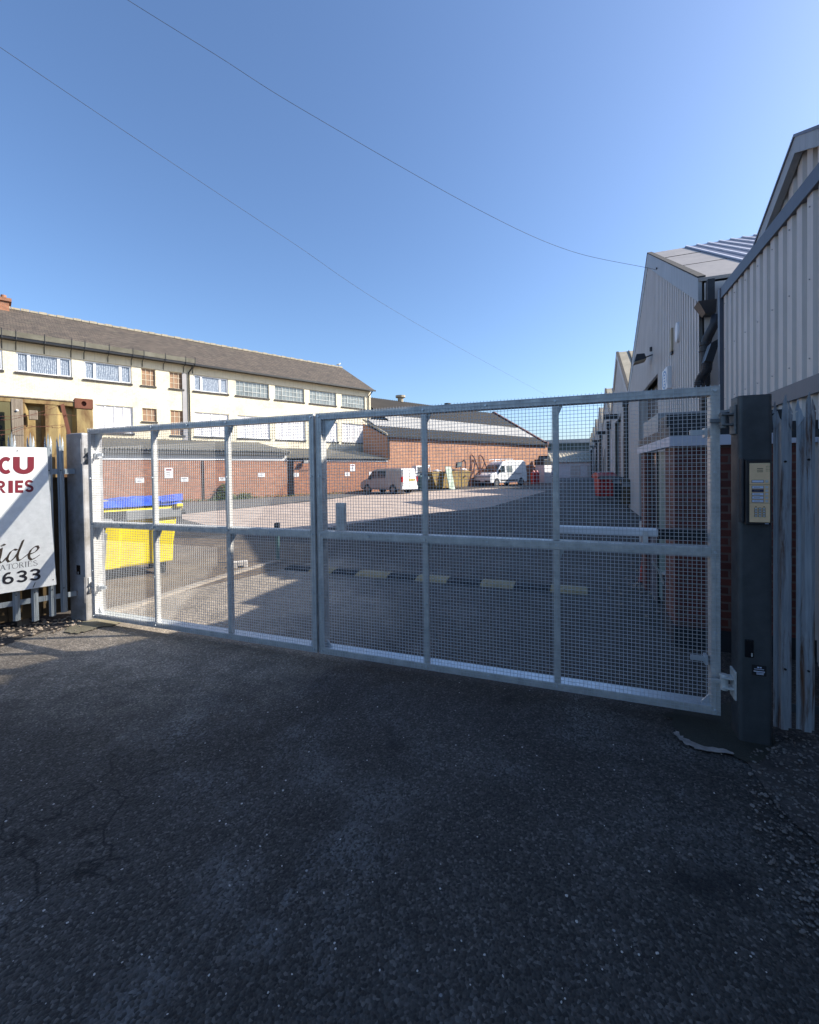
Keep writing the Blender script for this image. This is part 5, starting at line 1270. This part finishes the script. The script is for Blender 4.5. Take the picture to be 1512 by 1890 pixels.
# ================================================================ SKIP and what stands round it
ka = plane(795, 895, AH, K0-1.9).x; kb_ = plane(866, 895, AH, K0-1.9).x
sk_ = thing('skip', 'rusty yellow skip heaped with scrap in front of the barn', 'skip', wH((ka+kb_)/2, K0-1.25), AH)
SW = (kb_-ka)/2
m = MB(); m.prism([(-SW+.55, .12), (SW-.55, .12), (SW, 1.30), (SW, 1.55), (-SW, 1.55), (-SW, 1.30)], -.85, .65, 'y'); m.build('skip_body', 'skip_yellow', sk_)
MB().box(-SW-.04, SW+.04, -.90, -.851, 1.44, 1.56).build('skip_rim', 'skip_yellow', sk_)
for x in (-SW*.5, 0, SW*.5): MB().box(x-.05, x+.05, -.90, -.851, .15, 1.43).build('skip_rib', 'skip_yellow', sk_)
for x in (-SW*.65, SW*.65): MB().cyl((x, -.9, 1.1), 'y', .07, -.12, .02, 10).build('lifting_lug', 'rust_red', sk_)
rd = random.Random(21)
def scrap(lab, x, z, kind, seed):
    r2 = random.Random(seed); t = thing('scrap_piece', lab, 'scrap', wH((ka+kb_)/2+x, K0-1.25+r2.uniform(-.4, .3), z), AH+r2.uniform(-.5, .5), 'scrap heaped in the skip')
    if kind == 'board':
        m = MB(); a = r2.uniform(-.5, .5); L_ = r2.uniform(.5, .8); m.prism([(-L_, -L_*a), (L_, L_*a), (L_, L_*a+.10), (-L_, -L_*a+.10)], -.3, .3, 'y'); m.build('board', 'wood_scrap', t)
    elif kind == 'screen':
        MB().hexa([(-.38,-.08,0),(.38,-.08,.1),(.38,.08,.1),(-.38,.08,0),(-.30,-.08,.52),(.46,-.08,.60),(.46,.08,.60),(-.30,.08,.52)]).build('casing', 'bin_dark', t)
        MB().hexa([(-.32,-.09,.06),(.32,-.09,.15),(.32,-.082,.15),(-.32,-.082,.06),(-.25,-.09,.46),(.39,-.09,.53),(.39,-.082,.53),(-.25,-.082,.46)]).build('screen', 'glass_grey', t)
    elif kind == 'sack':
        m = MB(); m.rock((0, 0, .15), .34, seed); m.build('sack_body', 'board_white', t)
    elif kind == 'frame':
        m = MB(); m.tube([(-.5, 0, 0), (-.45, 0, .55), (.35, 0, .6), (.45, 0, .02)], .05, 6); m.tube([(-.3, .1, 0), (.2, 0, .55)], .04, 6); m.build('frame_tube', 'upvc', t)
scrap('white bent frame tube at the left end of the skip', -SW*.97, 1.5, 'frame', 1); scrap('pale sack left of the leaning green panel', -SW*.30, 1.45, 'sack', 2)
scrap('dark screen on top of the scrap heap', SW*.62, 1.85, 'screen', 3); scrap('wooden board sticking out below the dark screen', SW*.55, 1.62, 'board', 4)
scrap('splintered board at the right end of the skip', SW*.95, 1.45, 'board', 5); scrap('pale sack just right of the leaning green panel', SW*.35, 1.5, 'sack', 6); scrap('pale bundle at the right edge of the heap', SW*.88, 1.55, 'sack', 8)
p_ = plane(832, 897, AH, K0-2.75)
gpn = thing('green_panel', 'tall pale green panel leaning on the front of the skip', 'panel', wH(p_.x, K0-2.75), AH)
m = MB(); m.hexa([(-.42,-.25,0),(.30,-.25,0),(.30,-.19,0),(-.42,-.19,0),(-.30,.32,2.0),(.42,.32,2.0),(.42,.38,2.0),(-.30,.38,2.0)]); m.build('panel_sheet', 'green_panel', gpn); MB().box(-.36, -.28, -.27, -.20, 0, .1).build('foot', 'timber', gpn)
g = plane(779, 900, AH, K0-2.2); bin4('teal wheelie bin between the grey van and the skip', wH(g.x, K0-2.2), AH+.2, .95, .7, 1.25, 'bin_teal', 'bin_teal', None, group='bins by the brick wall')
g = plane(775, 890, AH, K0-.8); wa = thing('white_cabinet', 'discarded white framed cabinet standing behind the teal bin', 'cabinet', wH(g.x, K0-.9), AH)
MB().box(-.5, -.38, 0, .5, 0, 2.1).box(.38, .5, 0, .5, 0, 2.1).box(-.379, .379, 0, .5, 1.98, 2.1).box(-.379, .379, .45, .5, 0, 1.98).build('cabinet_frame', 'upvc', wa); MB().box(-.379, .379, .02, .05, .9, 1.5).build('shelf_panel', 'bin_grey', wa)
# rust-coloured A-frames leaning on the wall
for (lab, px) in (('left rust red steel trestle against the barn wall', 878), ('right rust red steel trestle against the barn wall', 894)):
    g = plane(px, 890, AH, K0-.9); t = thing('steel_trestle', lab, 'trestle', wH(g.x, K0-.9), AH, 'steel trestles against the barn')
    m = MB(); m.tube([(-.75, 0, 0), (-.35, .35, 3.05), (-.05, .4, 3.15)], .07, 6); m.tube([(-.05, .4, 3.15), (.25, .35, 2.9), (.55, 0, 1.6)], .06, 6); m.build('upright', 'rust_red', t)
    m = MB(); m.tube([(-.62, .1, 1.0), (.3, .2, 2.3)], .05, 6); m.tube([(-.68, .05, .6), (-.1, .3, 2.6)], .045, 6); m.build('brace', 'rust_red', t)
# at the barn's far corner
g = plane(988, 888, AH, K0-1.6); t = thing('gas_bottles', 'pair of red gas bottles standing behind the white van', 'gas bottles', wH(g.x, K0-1.6), AH)
for q in (-.35, .35): MB().tube([(q, 0, 0), (q, 0, 1.2), (q, 0, 1.4), (q, 0, 1.5)], [.28, .28, .12, .06], 12).build('bottle', 'bin_red', t)
g = plane(1001, 880, AH, K0-1.0); t = thing('covered_tank', 'white tank under a black hood at the barn corner', 'tank', wH(g.x, K0-1.2), AH)
MB().hexa([(-.75,-.6,0),(.75,-.6,0),(.75,.6,0),(-.75,.6,0),(-.9,-.6,2.1),(.9,-.6,2.1),(.9,.6,2.1),(-.9,.6,2.1)]).build('tank_body', 'board_white', t, bevel=.05)
MB().prism([(-1.0, 2.101), (1.0, 2.101), (1.0, 2.4), (.45, 2.6), (.2, 3.2), (0, 3.2), (-.2, 2.8), (-1.0, 2.75)], -.65, .65, 'y').build('hood', 'bin_dark', t, bevel=.04)
# small blue car further back
g = gnd(1021, 884.5)
prof = [(1.95, .30), (2.0, .62), (1.75, .82), (1.05, .98), (.45, 1.42), (-.9, 1.46), (-1.75, 1.05), (-1.98, .90), (-1.98, .35)]
v3 = van('small blue car in shade beyond the barn corner', (g.x, g.y+1.2, 0), math.radians(62), 4, 1.7, prof, .9, .2, 'car_blue', (-1.2, 1.25), .30,
 [('side', 'glass_dark', [(.95, 1.0), (.45, 1.36), (-.85, 1.38), (-1.45, 1.02)], .006), ('cross', 'glass_dark', [(1.0, 1.02), (.48, 1.40), .85], .012), ('cross', 'glass_dark', [(-1.68, 1.10), (-.95, 1.44), .85], -.012)], name='parked_car', group=None)
v3['category'] = 'car'
# ================================================================ FAR BUILDINGS
fb = thing('far_shed', 'long dark green shed far beyond the end of the road', 'building', (30, 118, 0), math.radians(-9))
MB().box(-16, 30, 0, 30, 0, 8.3).build('wall', 'shed_green', fb)
MB().hexa([(-16.5,-.6,8.31),(30,-.6,8.31),(30,31,8.31),(-16.5,31,8.31),(-16.5,-.6,8.7),(30,-.6,9.5),(30,31,9.5),(-16.5,31,8.7)]).build('roof', 'clad_far', fb)
fc = thing('far_white_building', 'low white building with grey sheet roof at the road end', 'building', (27, 78, 0), math.radians(-12))
MB().box(-6, 20, 0, 14, 0, 2.7).build('wall', 'board_white', fc)
m = corr(MB(), -6.3, 20, -.5, 2.75, 7, 4.6, .6, .05); m.build('roof', 'asbestos', fc); MB().box(-6, 20, 7, 7.2, 2.7, 4.9).build('upper_wall', 'clad_far', fc)
m = MB(); m.prism([(-1.4+.5*math.cos(a*.524), 1.6+.85*math.sin(a*.524)) for a in range(12)], -.08, 0, 'y'); m.build('round_window', 'glass_dark', fc)
for x in (1.2, 4.0): MB().box(x, x+1.6, -.05, 0, .2, 2.1).build('door', 'clad', fc)
fd = thing('far_grey_building', 'grey lean-to workshop with sloping roof behind the barn corner', 'building', (22.5, 80, 0), math.radians(-12))
MB().prism([(0, 0), (11, 0), (11, 3.0), (0, 3.8)], -18, -2.3, 'x').build('wall', 'clad', fd); MB().hexa([(-18.5,-.5,3.85),(-2.0,-.5,3.0),(-2.0,11,3.0),(-18.5,11,3.85),(-18.5,-.5,4.0),(-2.0,-.5,3.15),(-2.0,11,3.15),(-18.5,11,4.0)]).build('roof', 'asbestos', fd)
# ================================================================ OVERHEAD CABLES
def spline(P, n=14):
    out = []; P = [Vector(p) for p in P]; Q = [P[0]*2-P[1]]+P+[P[-1]*2-P[-2]]
    for i in range(1, len(Q)-2):
        for k in range(n):
            t = k/n; a, b_, c_, d_ = Q[i-1:i+3]
            out.append(.5*((2*b_)+(c_-a)*t+(2*a-5*b_+4*c_-d_)*t*t+(3*b_-a-3*c_+d_)*t**3))
    out.append(P[-1]); return out
def sight(x, y, dist): d = ray(x, y); return Vector((0, 0, CH))+d*dist
e1 = plane(1213, 498, AD, 1.93, 0); E1 = wD(1.93, e1.y, e1.z)
pts = [sight(233, -2, 8.6)+(sight(233, -2, 8.6)-sight(400, 104, 9.1))*1.5, sight(233, -2, 8.6), sight(400, 102, 9.0), sight(560, 203, 9.6), sight(880, 385, 11.0), sight(1050, 462, 12.3), E1]
tag(MB().tube(spline(pts), .0048, 5).build('overhead_cable', 'cable'), 'upper overhead cable ending at the nearest warehouse gable', 'cable', 'overhead cables')
m = MB(); e0_ = Vector(E1); m.tube([e0_, e0_+wD(-.04, -.2, -.03)], .018, 6)
cb_ = m.build('cable_clamp', 'black'); cb_.parent = bpy.data.objects['overhead_cable']
pts = [sight(0, 87, 9.5)+(sight(0, 87, 9.5)-sight(260, 265, 11))*.9, sight(0, 87, 9.5), sight(260, 262, 11.3), sight(530, 441, 15), sight(760, 592, 21), sight(1008, 729, 40)]
tag(MB().tube(spline(pts), .0055, 5).build('overhead_cable', 'cable'), 'lower overhead cable crossing the sky from the left edge', 'cable', 'overhead cables')
